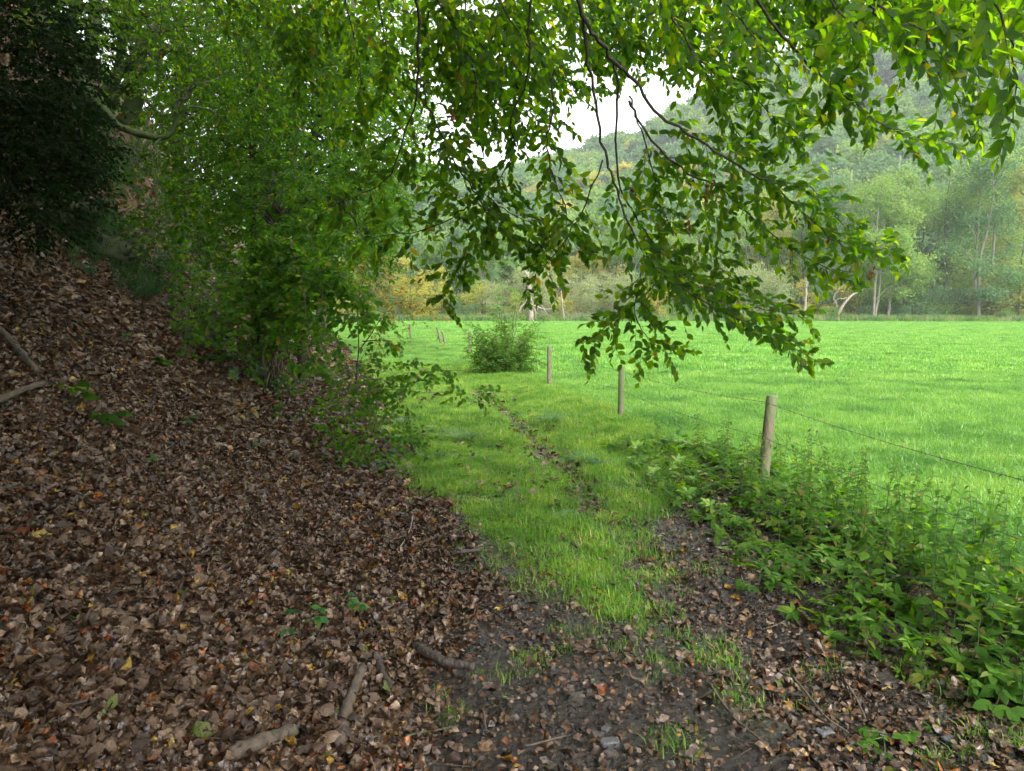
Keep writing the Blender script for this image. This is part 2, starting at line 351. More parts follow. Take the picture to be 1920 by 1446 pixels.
M_meadow = ground_mat("meadow_turf", [(.3, (.055, .17, .022)), (.5, (.09, .26, .035)), (.7, (.14, .34, .06))], .35, 0, .5, .05, False, 9.0)
M_hillg = ground_mat("hill_floor", [(.3, (.03, .05, .02)), (.7, (.08, .10, .04))], .1, 0, .3, .1, False, 2.0)

# ------------------------------------------------------------------ terrain (one continuous sheet, split by use)
def axis(a0, fa, fb, a1, st, grow=1.06, mx=9.0):
    mid = list(np.arange(fa, fb, st)); lo = []; hi = []
    s_ = st; x = fa
    while x > a0: s_ = min(s_ * grow, mx); x -= s_; lo.append(x)
    s_ = st; x = mid[-1]
    while x < a1: s_ = min(s_ * grow, mx); x += s_; hi.append(x)
    return np.array(lo[::-1] + mid + hi)
gx = axis(-470, -5.0, 3.6, 470, .055, 1.045); gy = axis(-45, 1.6, 9.0, 690, .055, 1.03, 6.0)
XX, YY = np.meshgrid(gx, gy); ZZ = H(XX, YY)
nx, ny = len(gx), len(gy)
idx = np.arange(nx * ny).reshape(ny, nx)
Q = np.stack([idx[:-1, :-1], idx[:-1, 1:], idx[1:, 1:], idx[1:, :-1]], -1).reshape(-1, 4)
cx = XX.ravel()[Q].mean(1); cyy = YY.ravel()[Q].mean(1)
AV = np.stack([XX.ravel(), YY.ravel(), ZZ.ravel()], -1)
litw = sstep(np.interp(YY, [1.5, 2.9, 4.15, 5.85, 7.2, 9.8, 14, 20, 40, 100], [-.75, -.5, -.2, -.35, -1.2, -1.95, -2.75, -4.1, -9.6, -26]) - .2 - XX + fbm(XX * 1.5, YY * 1.5, 81) * 1.2, 0, .6).ravel(); grw = grass_w(XX, YY).ravel()
reg = np.where(cyy > 118, 3, np.where(cx > fence_x(cyy) + .1, 1, np.where((cx > foot_x(cyy) + .35), 2, 0)))
reg = np.where((cyy < 0) & (cx > fence_x(cyy)), 1, reg)
for k, nm, mm in ((0, "forest_floor", M_floor), (1, "meadow", M_meadow), (2, "path", M_path), (3, "hill", M_hillg)):
    q = Q[reg == k]; u_, inv = np.unique(q, return_inverse=True)
    me = mesh_np(nm, AV[u_], inv.reshape(q.shape), mm, None, True, {"grass": grw[u_] if k else np.clip(grw[u_], 0, 1), "litter": litw[u_]})
    o_ = obj(nm, me, kind="structure")
    if k == 0: FLOOR = o_
    if k == 2: PATH = o_
    if k == 1: MEADOW = o_

# ------------------------------------------------------------------ scattering by geometry nodes (stuff only)
def scatter(name, pos, rot, scl, variants, label=None, parent=None):
    """Stuff: points carrying rotation, size and a variant number, each showing one variant mesh."""
    pts = bpy.data.meshes.new(name + "_points"); pts.vertices.add(len(pos)); pts.vertices.foreach_set("co", np.asarray(pos, np.float32).ravel())
    a = pts.attributes.new("rot", 'FLOAT_VECTOR', 'POINT'); a.data.foreach_set("vector", np.asarray(rot, np.float32).ravel())
    a = pts.attributes.new("scl", 'FLOAT', 'POINT'); a.data.foreach_set("value", np.asarray(scl, np.float32))
    a = pts.attributes.new("idx", 'INT', 'POINT'); a.data.foreach_set("value", rng.integers(0, len(variants), len(pos)).astype(np.int32))
    o = obj(name, pts, parent, "stuff", label)
    col = bpy.data.collections.new(name + "_variants")
    for v in variants: col.objects.link(bpy.data.objects.new(name + "_piece", v))
    g = bpy.data.node_groups.new(name, 'GeometryNodeTree')
    g.interface.new_socket("Geometry", in_out='INPUT', socket_type='NodeSocketGeometry')
    g.interface.new_socket("Geometry", in_out='OUTPUT', socket_type='NodeSocketGeometry')
    gi = g.nodes.new("NodeGroupInput"); go = g.nodes.new("NodeGroupOutput")
    ip = g.nodes.new("GeometryNodeInstanceOnPoints"); ci = g.nodes.new("GeometryNodeCollectionInfo")
    ci.inputs["Collection"].default_value = col; ci.inputs["Separate Children"].default_value = True; ci.inputs["Reset Children"].default_value = True
    ip.inputs["Pick Instance"].default_value = True
    def att(nm, typ):
        n = g.nodes.new("GeometryNodeInputNamedAttribute"); n.data_type = typ; n.inputs["Name"].default_value = nm; return n.outputs["Attribute"]
    g.links.new(gi.outputs[0], ip.inputs["Points"]); g.links.new(ci.outputs[0], ip.inputs["Instance"])
    g.links.new(att("idx", 'INT'), ip.inputs["Instance Index"]); g.links.new(att("scl", 'FLOAT'), ip.inputs["Scale"])
    e2r = g.nodes.new("FunctionNodeEulerToRotation"); g.links.new(att("rot", 'FLOAT_VECTOR'), e2r.inputs[0]); g.links.new(e2r.outputs[0], ip.inputs["Rotation"])
    g.links.new(ip.outputs[0], go.inputs[0])
    md = o.modifiers.new("scatter", 'NODES'); md.node_group = g
    return o

# ------------------------------------------------------------------ grass
def clump(nb, rad, h0, h1, w, m, lean=.45, name="grass_clump"):
    mb = MB()
    for i in range(nb):
        a = U(0, 6.28); r = rad * math.sqrt(U()); b = U(0, 6.28); h = U(h0, h1); l = abs(rng.normal(0, lean)) * h
        dx, dy = math.cos(b), math.sin(b); px, py = r * math.cos(a), r * math.sin(a); wx, wy = -dy * w * U(.7, 1.3), dx * w * U(.7, 1.3)
        V = []
        for t_, ww in ((0, 1), (.5, .85)):
            ox, oy = px + dx * l * t_ ** 2, py + dy * l * t_ ** 2
            V += [[ox - wx * ww, oy - wy * ww, h * t_], [ox + wx * ww, oy + wy * ww, h * t_]]
        V += [[px + dx * l, py + dy * l, h * (1 - .25 * min(1, l / h))]]
        mb.add(V, [[0, 1, 3], [0, 3, 2], [2, 3, 4]])
    return mb.mesh(name, m)
def gscatter(name, n, fx, fy, keep, variants, s0, s1, label, zoff=-.01):
    x = fx(n); y = fy(n) if callable(fy) else fy
    k = keep(x, y); x, y = x[k], y[k]
    pos = np.stack([x, y, H(x, y) + zoff], -1); rot = np.stack([rng.normal(0, .12, len(x)), rng.normal(0, .12, len(x)), U(0, 6.28, len(x))], -1)
    return scatter(name, pos, rot, U(s0, s1, len(x)), variants, label)
gc_short = [clump(34, .10, .03, .085, .0022, M_grass, .8) for _ in range(6)]
gc_mead = [clump(44, .14, .04, .11, .0028, M_mead, .8) for _ in range(6)]
gc_far = [clump(70, .5, .05, .14, .009, M_mead, .8) for _ in range(6)]

n = 74000; y = 2.4 + 22 * U(0, 1, n) ** 1.5; x = U(-5.5, 3.0, n)
k = (x < fence_x(y) + .4) & (U(0, 1, n) < grass_w(x, y) ** 1.3 * np.clip(2.4 * vn(x * 2.5, y * 2.5, 91) * (.35 + vn(x * 6, y * 6, 92)) - .2 * (y < 6.5), .05, 1)) & (x > foot_x(y) - .3)
x, y = x[k], y[k]
scatter("track_grass", np.stack([x, y, H(x, y) - .008], -1), np.stack([rng.normal(0, .15, len(x)), rng.normal(0, .15, len(x)), U(0, 6.28, len(x))], -1),
        U(.6, 1.25, len(x)) * (.7 + .5 * vn(x * 1.3, y * 1.3, 93)) * (1 + .25 * sstep(y, 6, 14)), gc_short, "fresh short grass growing along the track between the wheel ruts")
# thin tufts in the mud
n = 900; y = U(2.3, 5.2, n); x = U(-.4, 2.4, n); k = vn(x * 3, y * 3, 95) > .62; x, y = x[k], y[k]
scatter("sparse_grass", np.stack([x, y, H(x, y) - .005], -1), np.stack([x * 0, x * 0, U(0, 6.28, len(x))], -1), U(.45, .95, len(x)), gc_short, "thin grass sprouting through the mud and leaves of the track")
n = 26000; y = 22 + 40 * U(0, 1, n) ** 1.3; x = fence_x(y) - U(-.4, 4.5, n); 
scatter("far_track_grass", np.stack([x, y, H(x, y) - .01], -1), np.stack([x * 0, x * 0, U(0, 6.28, len(x))], -1), U(.9, 1.6, len(x)), gc_mead, "grass verge of the track where it bends away")
n = 34000; y = 3.6 + 16 * U(0, 1, n) ** .8; x = fence_x(y) + .1 + U(0, 1, n) * (np.maximum(.78 * y - fence_x(y), 1) + 1.0)
scatter("meadow_grass", np.stack([x, y, H(x, y) - .01], -1), np.stack([rng.normal(0, .15, n), rng.normal(0, .15, n), U(0, 6.28, n)], -1), U(.7, 1.25, n), gc_mead, "bright green grass of the meadow beyond the fence")
n = 26000; y = np.sqrt(U(17 ** 2, 106 ** 2, n)); y = 17 + (y - 17) * U(.55, 1, n); xl = np.maximum(fence_x(y) + .3, -.42 * y); x = xl + U(0, 1, n) * (.8 * y - xl)
scatter("distant_meadow_grass", np.stack([x, y, H(x, y) - .02], -1), np.stack([x * 0, x * 0, U(0, 6.28, n)], -1), U(.7, 1.4, n), gc_far, "grass of the wide meadow reaching to the wood")
# broadleaf rosettes in the meadow and verge
lf = leaf_t(3, .22, .2, .5)
def rosette(mt, nl=9, up=.5, name="weed"):
    a = U(0, 6.28, nl); d = np.stack([np.cos(a), np.sin(a), U(.15, up + .3, nl)], -1)
    V, F, r = place(lf, np.zeros((nl, 3)), frames(d, np.tile([0, 0, 1.], (nl, 1))), U(.06, .13, nl), U(0, 1, nl)); return mesh_np(name, V, F, mt, r)
ros = [rosette(M_nett) for _ in range(5)] + [rosette(M_grass, 12)]
n = 1500; y = U(4, 26, n); x = fence_x(y) + rng.normal(-.1, .5, n); k = vn(x * .9, y * .9, 101) > .35; x, y = x[k], y[k]
scatter("verge_weeds", np.stack([x, y, H(x, y)], -1), np.stack([x * 0, x * 0, U(0, 6.28, len(x))], -1), U(.5, 1.4, len(x)), ros, "low broad-leaved weeds along the foot of the fence")
n = 2600; y = 6 + 44 * U(0, 1, n) ** 1.5; x = fence_x(y) + U(.5, 1, n) * .75 * y; k = vn(x * .3, y * .3, 103) > .55; x, y = x[k], y[k]
scatter("meadow_weeds", np.stack([x, y, H(x, y) + .03], -1), np.stack([x * 0, x * 0, U(0, 6.28, len(x))], -1), U(.6, 1.3, len(x)), ros, "scattered weed rosettes in the meadow grass")

n = 1500; y = 4 + 16 * U(0, 1, n) ** 1.3; x = fence_x(y) - U(0, 4.2, n); k = (U(0, 1, n) < grass_w(x, y)) & (vn(x * 1.2, y * 1.2, 105) > .4); x, y = x[k], y[k]
scatter("path_weeds", np.stack([x, y, H(x, y) + .015], -1), np.stack([x * 0, x * 0, U(0, 6.28, len(x))], -1), U(.25, .6, len(x)), ros, "small clover and plantain leaves in the grass of the track")
# tussocks
def tussock(label, u, v, d, s):
    mb = MB()
    for i in range(190):
        b = U(0, 6.28); L_ = U(.18, .42); el = U(.5, 1.35); dx, dy = math.cos(b), math.sin(b); r_ = .05 * math.sqrt(U()); V = []
        for q in range(5):
            f_ = q / 4; hx = r_ + L_ * (f_ * math.cos(el) + .45 * f_ * f_ * math.sin(el)); hz = L_ * (f_ * math.sin(el) - .48 * f_ * f_ * math.sin(el)); ww = .0035 * (1 - .8 * f_)
            V += [[dx * hx - dy * ww, dy * hx + dx * ww, hz], [dx * hx + dy * ww, dy * hx - dx * ww, hz]]
        mb.add(V, [f for q in range(4) for f in ([2*q, 2*q+1, 2*q+3], [2*q, 2*q+3, 2*q+2])])
    me = mb.mesh("grass_tussock", M_tuft); p_ = P(u, v, d); z = H(p_[0], p_[1])
    o = obj("grass_tussock", me, None, None, label, "grass tuft", None, (p_[0], p_[1], z - .01)); o.scale = (s,) * 3
tussock("dark green grass tussock between the track and the second fence post", 1035, 785, 10.6, 1.0)
tussock("bluish green grass tussock in the middle of the grassy track", 878, 812, 9.3, 1.05)
tussock("small grass tuft at the edge of the nettles by the track", 1090, 850, 8.0, .7)

# ------------------------------------------------------------------ leaf litter
def fold_leaf(w, curl, roll, n=4, prof=None):
    V, F = leaf_t(n, w, .1, 0, prof)
    z = V[:, 1]; V[:, 2] += curl * (z - .5) ** 2 * 1.2 + roll * (V[:, 0] / w) ** 2 * .18 + .05 * np.sin(V[:, 1] * 9 + curl * 7) ; V[:, 1] -= .5; return V, F
oak = [.25, .6, .35, .85, .5, 1.0, .55, .7]
LT = [fold_leaf(.27, .3, .5), fold_leaf(.3, .5, -.6), fold_leaf(.24, -.5, 1.0), fold_leaf(.34, .2, .2), fold_leaf(.30, .7, .6), fold_leaf(.20, .2, 1.4), fold_leaf(.36, -.3, .4),
      fold_leaf(.32, .5, .5, 8, oak), fold_leaf(.3, .9, -.6, 8, oak), fold_leaf(.34, .15, .2, 8, oak)]
def crumple(t_, a):
    V, F = t_; V = V.copy(); V[:, 0] *= U(.75, 1.15); V[:, :2] += rng.normal(0, a, (len(V), 2)); V[:, 2] += rng.normal(0, a * 1.6, len(V)) + .12 * np.sin(V[:, 0] * U(4, 9) + V[:, 1] * U(3, 8) + U(0, 6)); return V, F
LT = [crumple(LT[i % len(LT)], (.022, .035, .05)[i % 3]) for i in range(22)]
LTfar = [(lambda v_: (np.concatenate([v_[0] - [0, .5, 0]]), v_[1]))(leaf_kite(.3, f_, d_)) for f_, d_ in ((.5, .4), (-.6, .2), (1.0, -.3))]
def normals(x, y, e=.05):
    return nrm(np.stack([-(H(x + e, y) - H(x - e, y)) / (2 * e), -(H(x, y + e) - H(x, y - e)) / (2 * e), np.ones_like(x)], -1))
def litter_pts(n, y0, y1, pw, xr, keep):
    y = y0 + (y1 - y0) * U(0, 1, n) ** pw; x = xr(y, n); k = keep(x, y); return x[k], y[k]
def lit_frames(x, y, tilt, sz, bury=.0):
    n_ = normals(x, y); nn = nrm(n_ + rng.normal(0, tilt, (len(x), 3))); M = frames(rand_dirs(len(x)) * [1, 1, .3], nn)
    z = H(x, y) + U(0, .035, len(x)) + sz * .08 - bury
    return np.stack([x, y, z], -1), M
XL, YL = [], []
def region_litter(x, y):
    """Thick litter left of the grass; thin litter on mud."""
    lb = np.interp(y, [1.5, 2.9, 4.15, 5.4, 5.85, 7.2, 9.8, 14, 20, 40], [-.75, -.5, -.2, -.15, -.3, -1.0, -1.65, -2.45, -3.8, -9.4])
    thick = sstep(lb - x + fbm(x * 1.6, y * 1.6, 111) * .9, -.12, .25)
    return thick
n = 46000; y = 2.0 + 5.2 * U(0, 1, n) ** 1.1; x = U(-1, 1, n) * .5 - .5; x = -.76 * y + U(0, 1, n) * (1.55 * y) ; x = np.minimum(x, 9)
k = (x < fence_x(y) + .2); x, y = x[k], y[k]
w = region_litter(x, y); pr = np.clip(w + .05 + .12 * sstep(x, .6, 1.4) + .10 * (vn(x * 1.5, y * 1.5, 113) > .55), 0, 1) * (1 - .85 * grass_w(x, y)) * (1 - .25 * (vn(x * 2.2, y * 2.2, 115) > .75) * (1 - w))
pr = np.clip(pr + .16 * np.exp(-((x - rut_x(y)) / .3) ** 2) * (y < 7.3) , 0, 1); k = U(0, 1, len(x)) < pr; x, y, w = x[k], y[k], w[k]
sz = rng.gamma(7, .0080, len(x)); sz = np.clip(sz, .022, .10)
pos, Mx = lit_frames(x, y, .10 + .30 * w[:, None], sz); rn = U(0, 1, len(x))
pos[:, 2] += w * U(0, .03, len(x)) - (1 - w) * .015
uu, vv, dep = proj(pos); big = sz / dep * ((uu > 20) & (uu < 1900) & (vv > 620) & (vv < 1430)); ti = rng.integers(0, len(LT), len(x))
top = np.argsort(-(big * (1 + .4 * (pos[:, 2] - H(x, y)) / .06)))[:600]; top = top[np.argsort(-(pos[top, 2] - H(x[top], y[top])))[:300]]
isp = np.zeros(len(x), bool); isp[top] = True
def tpl_mesh(nm, t_, mt): return mesh_np(nm, t_[0], t_[1], mt, np.stack([t_[0][:, 0] * 0, t_[0][:, 0], t_[0][:, 1] - t_[0][:, 1].min()], -1))
leafme = [tpl_mesh("fallen_leaf", t_, M_lit) for t_ in LT]
for i in top:
    o = obj("fallen_leaf", leafme[ti[i]], FLOOR if x[i] < foot_x(y[i]) + .35 else PATH)
    o.matrix_local = Matrix.Translation(pos[i] + [0, 0, .006]) @ Matrix(Mx[i].tolist()).to_4x4() @ Matrix.Scale(float(sz[i]), 4)
mb = MB()
for j, t_ in enumerate(LT):
    k = (ti == j) & ~isp; V, F, r_ = place(t_, pos[k], Mx[k], sz[k], rn[k]); mb.add(V, F, r_)
obj("leaf_litter", mb.mesh("leaf_litter", M_lit), None, "stuff", "thick brown autumn leaf litter covering the floor beside the track")
# shredded leaf bits and short twig pieces between the leaves
n = 60000; y = 2.0 + 5.5 * U(0, 1, n) ** 1.1; x = -.76 * y + U(0, 1, n) * 1.55 * y; k = (x < fence_x(y)) ; x, y = x[k], y[k]; w = region_litter(x, y); k = U(0, 1, len(x)) < np.clip(w * .8 + .35, 0, 1) * (1 - .9 * grass_w(x, y)); x, y = x[k], y[k]
sz = rng.gamma(4, .0045, len(x)) + .008; pos, Mx = lit_frames(x, y, .7, sz); pos[:, 2] += .012; V, F, r_ = place(leaf_tri2(.34), pos, Mx, sz, U(0, .9, len(x)))
obj("leaf_fragments", mesh_np("leaf_fragments", V, F, M_lit, r_), None, "stuff", "broken bits of brown leaf scattered between the whole leaves")
# middle and far litter up the bank
mb = MB()
for (n, y0, y1, lo, hi, tpl, s0) in ((52000, 6.0, 15, -.80, .12, LTfar, 1.15), (42000, 13, 40, -.76, -.1, LTfar, 2.0)):
    y = y0 + (y1 - y0) * U(0, 1, n) ** 1.1; x = y * U(lo, hi, n)
    w = region_litter(x, y); k = (U(0, 1, n) < w * (1 - .9 * grass_w(x, y))) | ((x < fence_x(y)) & (U(0, 1, n) < .035 + .22 * np.exp(-((x - rut_x(y)) / .22) ** 2))); x, y = x[k], y[k]
    sz = np.clip(rng.gamma(9, .0078, len(x)), .03, .13) * s0; pos, Mx = lit_frames(x, y, .55, sz); ti = rng.integers(0, len(tpl), len(x)); rn = U(0, 1, len(x))
    for j, t_ in enumerate(tpl):
        k = ti == j; V, F, r_ = place(t_, pos[k], Mx[k], sz[k], rn[k]); mb.add(V, F, r_)
obj("leaf_litter", mb.mesh("bank_leaf_litter", M_lit), None, "stuff", "brown leaf litter lying over the steep wooded bank")
# crumbs of soil and small stones in the mud
mb = MB(); n = 26000; y = 2.1 + 3.9 * U(0, 1, n) ** 1.1; x = U(-.9, 3.0, n); k = (vn(x * 3, y * 3, 121) > .35) & (grass_w(x, y) < .5); x, y = x[k], y[k]
ico = np.array([[1, 0, 0], [-1, 0, 0], [0, 1, 0], [0, -1, 0], [0, 0, .7], [0, 0, -.7]], float); icoF = np.array([[0, 2, 4], [2, 1, 4], [1, 3, 4], [3, 0, 4], [2, 0, 5], [1, 2, 5], [3, 1, 5], [0, 3, 5]])
pos = np.stack([x, y, H(x, y)], -1); V, F, r_ = place((ico, icoF), pos, frames(rand_dirs(len(x)), rand_dirs(len(x))), rng.gamma(2.0, .0042, len(x)), U(0, 1, len(x)))
M_crumb = bark_mat("soil_crumb", (.010, .008, .006), (.05, .04, .031), .0, 30, rough=.32)
obj("soil_crumbs", mesh_np("soil_crumbs", V, F, M_crumb, None, False), None, "stuff", "dark wet crumbs of soil and grit in the mud of the track")

# ------------------------------------------------------------------ sticks and stones on the floor
def ground_hit(u, v):
    k = P(u, v, 1.0) - [0, 0, EYE]; d = np.concatenate([np.arange(1.0, 14, .02), np.arange(14, 60, .08)])
    hit = np.nonzero(EYE + k[2] * d <= H(k[0] * d, d))[0]
    return P(u, v, d[hit[0]] if len(hit) else 60)
def stick(label, px, r0, r1, mt, lift=.042, k=10, side=None, name="fallen_stick", cat="stick"):
    pts = []
    for q in px:
        g = ground_hit(q[0], q[1]); g[2] += r0 * .9 + (q[2] if len(q) > 2 else 0) + lift; pts.append(g)
    pt = smooth_path(pts, 6, r0 * .12); rr = np.linspace(r0, r1, len(pt)) * (1 + .15 * fbm(np.arange(len(pt)) * .8, np.zeros(len(pt)), 7))
    V, F = bumpy_tube(pt, rr, k, .25, int(px[0][0]))
    if side is None: return obj(name, mesh_np(name, V, F, mt), None, None, label, cat)
    t_ = thing(name, label, cat, None, pts[0]); b = obj("stem", mesh_np(name, V - pts[0], F, mt), t_)
    for sd, ra in side:
        sp = []
        for q in sd: g = ground_hit(q[0], q[1]); g[2] += ra + .04 + (q[2] if len(q) > 2 else 0); sp.append(g)
        V, F = tube(smooth_path(np.array(sp), 4, ra * .2), np.linspace(ra, ra * .5, (len(sp) - 1) * 4 + 1), 7); obj("side_branch", mesh_np("side_branch", V - pts[0], F, mt), t_)
    return t_
stick("mossy forked grey-brown stick lying upright among leaves near the bottom edge", [(640, 1425), (648, 1370), (660, 1335, .02), (682, 1292, .04)], .024, .019, M_stick, side=[([(656, 1345, .02), (636, 1325, .03)], .012)])
stick("curved dark wet stick just right of the forked stick", [(742, 1320), (722, 1300), (712, 1275), (706, 1255, .02)], .022, .018, M_wetlog)
stick("dark rotten log half buried where leaf litter meets mud", [(775, 1235), (820, 1258), (850, 1268), (890, 1275)], .024, .02, M_wetlog)
stick("thick weathered log cut by the bottom edge of the view", [(430, 1450), (480, 1428), (520, 1412), (556, 1400)], .03, .024, M_stick)
stick("short dark stick lying at the upper edge of the mud", [(846, 1052), (870, 1050), (900, 1046)], .016, .012, M_wetlog)
stick("long thin brown twig slanting across the right wheel rut", [(1485, 1285), (1520, 1330), (1545, 1362), (1590, 1395)], .006, .004, M_stick)
stick("thin brown twig beside the dark soil clods right of the rut", [(1582, 1290), (1605, 1330), (1622, 1368)], .006, .004, M_stick)
stick("long thin twig pointing to the bottom edge in the leafy rut", [(1330, 1300), (1375, 1365), (1440, 1420)], .006, .004, M_stick)
stick("pale bare twig standing out of the litter above the mud", [(750, 1040), (768, 1010, .02), (775, 988, .06)], .005, .003, M_deadwood)
stick("long bare twig lying across brown litter at the foot of the bank", [(20, 1440), (90, 1385), (130, 1350), (200, 1330)], .007, .004, M_stick)
stick("thick pale branch poking in at the side of the bank", [(-20, 640, .1), (30, 680, .06), (70, 720, .02)], .03, .02, M_stick)
stick("pale broken branch lying low on the bank beside green seedlings", [(-20, 795, .05), (40, 765, .05), (85, 748, .05)], .025, .018, M_stick)
for i, (a, b) in enumerate([((300, 935), (370, 960)), ((420, 1160), (530, 1175)), ((120, 1085), (210, 1100)), ((560, 905), (660, 900)), ((470, 1050), (510, 1010)), ((230, 880), (330, 850)), ((905, 1345), (912, 1390)), ((560, 1240), (640, 1215)), ((985, 1420), (1060, 1400)), ((760, 1400), (860, 1380)), ((1430, 1195), (1470, 1180)), ((60, 690), (190, 800)), ((200, 820), (290, 900)), ((650, 860), (790, 905))]):
    stick("thin bare twig lying loose on the brown leaf litter", [a, ((a[0] + b[0]) / 2, (a[1] + b[1]) / 2 + 5, .01), b], .005, .003, M_stick, k=6); C.objects[-1]["group"] = "loose twigs on the leaf litter"
def stone(label, u, v, sx, sy, sz_, rz):
    k = 8; V = []; 
    for l, (z, s_) in enumerate(((-.5, .85), (.3, 1.0), (.5, .86))):
        for j in range(k):
            a = j / k * 6.283 + .2; c_, s2 = math.cos(a), math.sin(a); e = (abs(c_) ** .5 * np.sign(c_), abs(s2) ** .5 * np.sign(s2)); q = U(.88, 1.1)
            V.append([e[0] * s_ * q * sx, e[1] * s_ * q * sy, z * sz_])
    F = []
    for l in range(2):
        for j in range(k): a = l * k + j; b = l * k + (j + 1) % k; F += [[a, b, b + k], [a, b + k, a + k]]
    V += [[0, 0, .52 * sz_]]; F += [[2 * k + j, 2 * k + (j + 1) % k, 3 * k] for j in range(k)]
    g = ground_hit(u, v); obj("stone", mesh_np("stone", V, F, M_stone, None, False), None, None, label, "stone", None, g + [0, 0, sz_ * .3 + .022], rz)
stone("flat slab of grey slate lying in the mud near the bottom edge", 1143, 1405, .045, .022, .022, .1)
stone("smaller grey slate chip just below the flat slab", 1143, 1424, .026, .02, .018, .5)
stone("pale grey chip of stone above the slate slab", 1135, 1378, .02, .016, .012, .9)
stone("dull grey flat stone half sunk beside the right wheel rut", 1545, 1385, .035, .026, .02, .2)
stone("grey cobble lying in leaves near the nettles", 1780, 1400, .03, .025, .02, .2)

# ------------------------------------------------------------------ fence
fence = thing("wire_fence", "wooden post and barbed wire fence between the track and the meadow", "fence", None, (2.4, 6.8, 0))
FO = np.array([2.4, 6.8, 0])
posts = [(2.99, 2.6, .82, .05, 0), (2.415, 6.8, .80, .052, .06), (1.71, 11.2, .72, .048, 0), (.812, 15.65, .87, .05, 0), (.18, 19.6, .8, .06, .12), (-.42, 22.6, .8, .055, -.05), (-1.62, 27.7, .88, .055, 0), (-3.3, 33.6, .84, .06, -.18), (-3.12, 33.9, .66, .055, -.14), (-5.48, 39, .86, .06, -.03), (-8.3, 46, .95, .07, 0)]
tops = []
for i, (x, y, h, r, lean) in enumerate(posts):
    z = float(H(x, y)); h = h if i != 0 else .85
    zt = {1: .785, 2: .715, 3: .805}.get(i, z + h)
    pt = np.array([[x, y, z - .3], [x, y, z], [x + lean * .3, y, z + (zt - z) * .35], [x + lean * .65 , y, z + (zt - z) * .7], [x + lean, y, zt - .012], [x + lean, y, zt]])
    V, F = bumpy_tube(pt, [r * 1.03, r * 1.03, r, r * .99, r * .97, r * .88], 14, .05, i)
    obj("post", mesh_np("post", V - FO, F, M_post), fence)
    if i != 8: tops.append((x + lean * .8, y, zt, z))
for frac in (.93, .55):
    mbw = MB(); bars = MB()
    for a, b in zip(tops[:-1], tops[1:]):
        p0 = np.array([a[0] - .055, a[1], a[3] + (a[2] - a[3]) * frac]); p1 = np.array([b[0] - .055, b[1], b[3] + (b[2] - b[3]) * frac])
        tt = np.linspace(0, 1, 14)[:, None]; pt = p0 + (p1 - p0) * tt; pt[:, 2] -= (4 * tt * (1 - tt))[:, 0] * .05
        V, F = tube(pt, .0022 if a[1] < 14 else .004, 5); mbw.add(V - FO, F)
        for s_ in np.arange(.08, np.linalg.norm(p1 - p0), .12):
            c_ = p0 + (p1 - p0) * s_ / np.linalg.norm(p1 - p0); f_ = s_ / np.linalg.norm(p1 - p0); c_[2] -= 4 * f_ * (1 - f_) * .05
            if a[1] > 16: continue
            for _ in range(2):
                d_ = rand_dirs(1)[0] * .016; V, F = tube(np.array([c_ - d_, c_, c_ + d_]), [.001, .002, .001], 4); bars.add(V - FO, F)
    w_ = obj("wire", mbw.mesh("wire", M_wire), fence); o = obj("barb", bars.mesh("barb", M_wire), w_); o["kind"] = "stuff"

# ------------------------------------------------------------------ leafy sprays
T_big = [leaf_t(3, .29, .3, .25), leaf_t(3, .33, .1, .45), leaf_t(3, .26, .6, .1, None, 0, .12), leaf_t(3, .31, .2, -.15, None, .015), leaf_t(3, .24, .35, .6, None, .01, -.1)]
T_kite = [leaf_kite(.29, .35, .2), leaf_kite(.25, .1, .35)]
def sprays(starts, dirs, L, nl, ls, droop=.25, hang=.6, face=(0, -1, .6), fspread=.7, spread=.9):
    """Leaves set alternately along twigs: arrays of twig starts and directions -> leaf pos, dir, normal, size and twig polylines."""
    starts = np.asarray(starts, float); d = nrm(np.asarray(dirs, float)); n_ = len(starts); L = np.broadcast_to(L, (n_,))
    t_ = (np.arange(nl) + .6) / nl; sgn = np.where(np.arange(nl) % 2, 1, -1)
    upv = nrm(np.array([0, 0, 1.]) + rng.normal(0, .35, (n_, 3))); side = nrm(np.cross(d, upv))
    pos = starts[:, None] + d[:, None] * (L[:, None] * t_)[..., None]; pos[..., 2] -= (droop * L[:, None] * t_ ** 2)
    ld = side[:, None] * sgn[None, :, None] * spread + d[:, None] * .75 + rng.normal(0, .25, (n_, nl, 3)); ld[..., 2] -= hang * U(.3, 1.6, (n_, nl))
    nn = np.array(face, float) + rng.normal(0, fspread, (n_, nl, 3)) + upv[:, None] * .4
    s_ = ls * (.72 + .4 * np.sin(np.pi * (t_ * .85 + .1)))[None] * U(.75, 1.2, (n_, nl))
    tw = starts[:, None] + d[:, None] * (L[:, None] * np.array([0, .35, .7, 1]))[..., None]; tw[..., 2] -= droop * L[:, None] * np.array([0, .12, .49, 1])
    return pos.reshape(-1, 3), ld.reshape(-1, 3), nn.reshape(-1, 3), s_.ravel(), tw
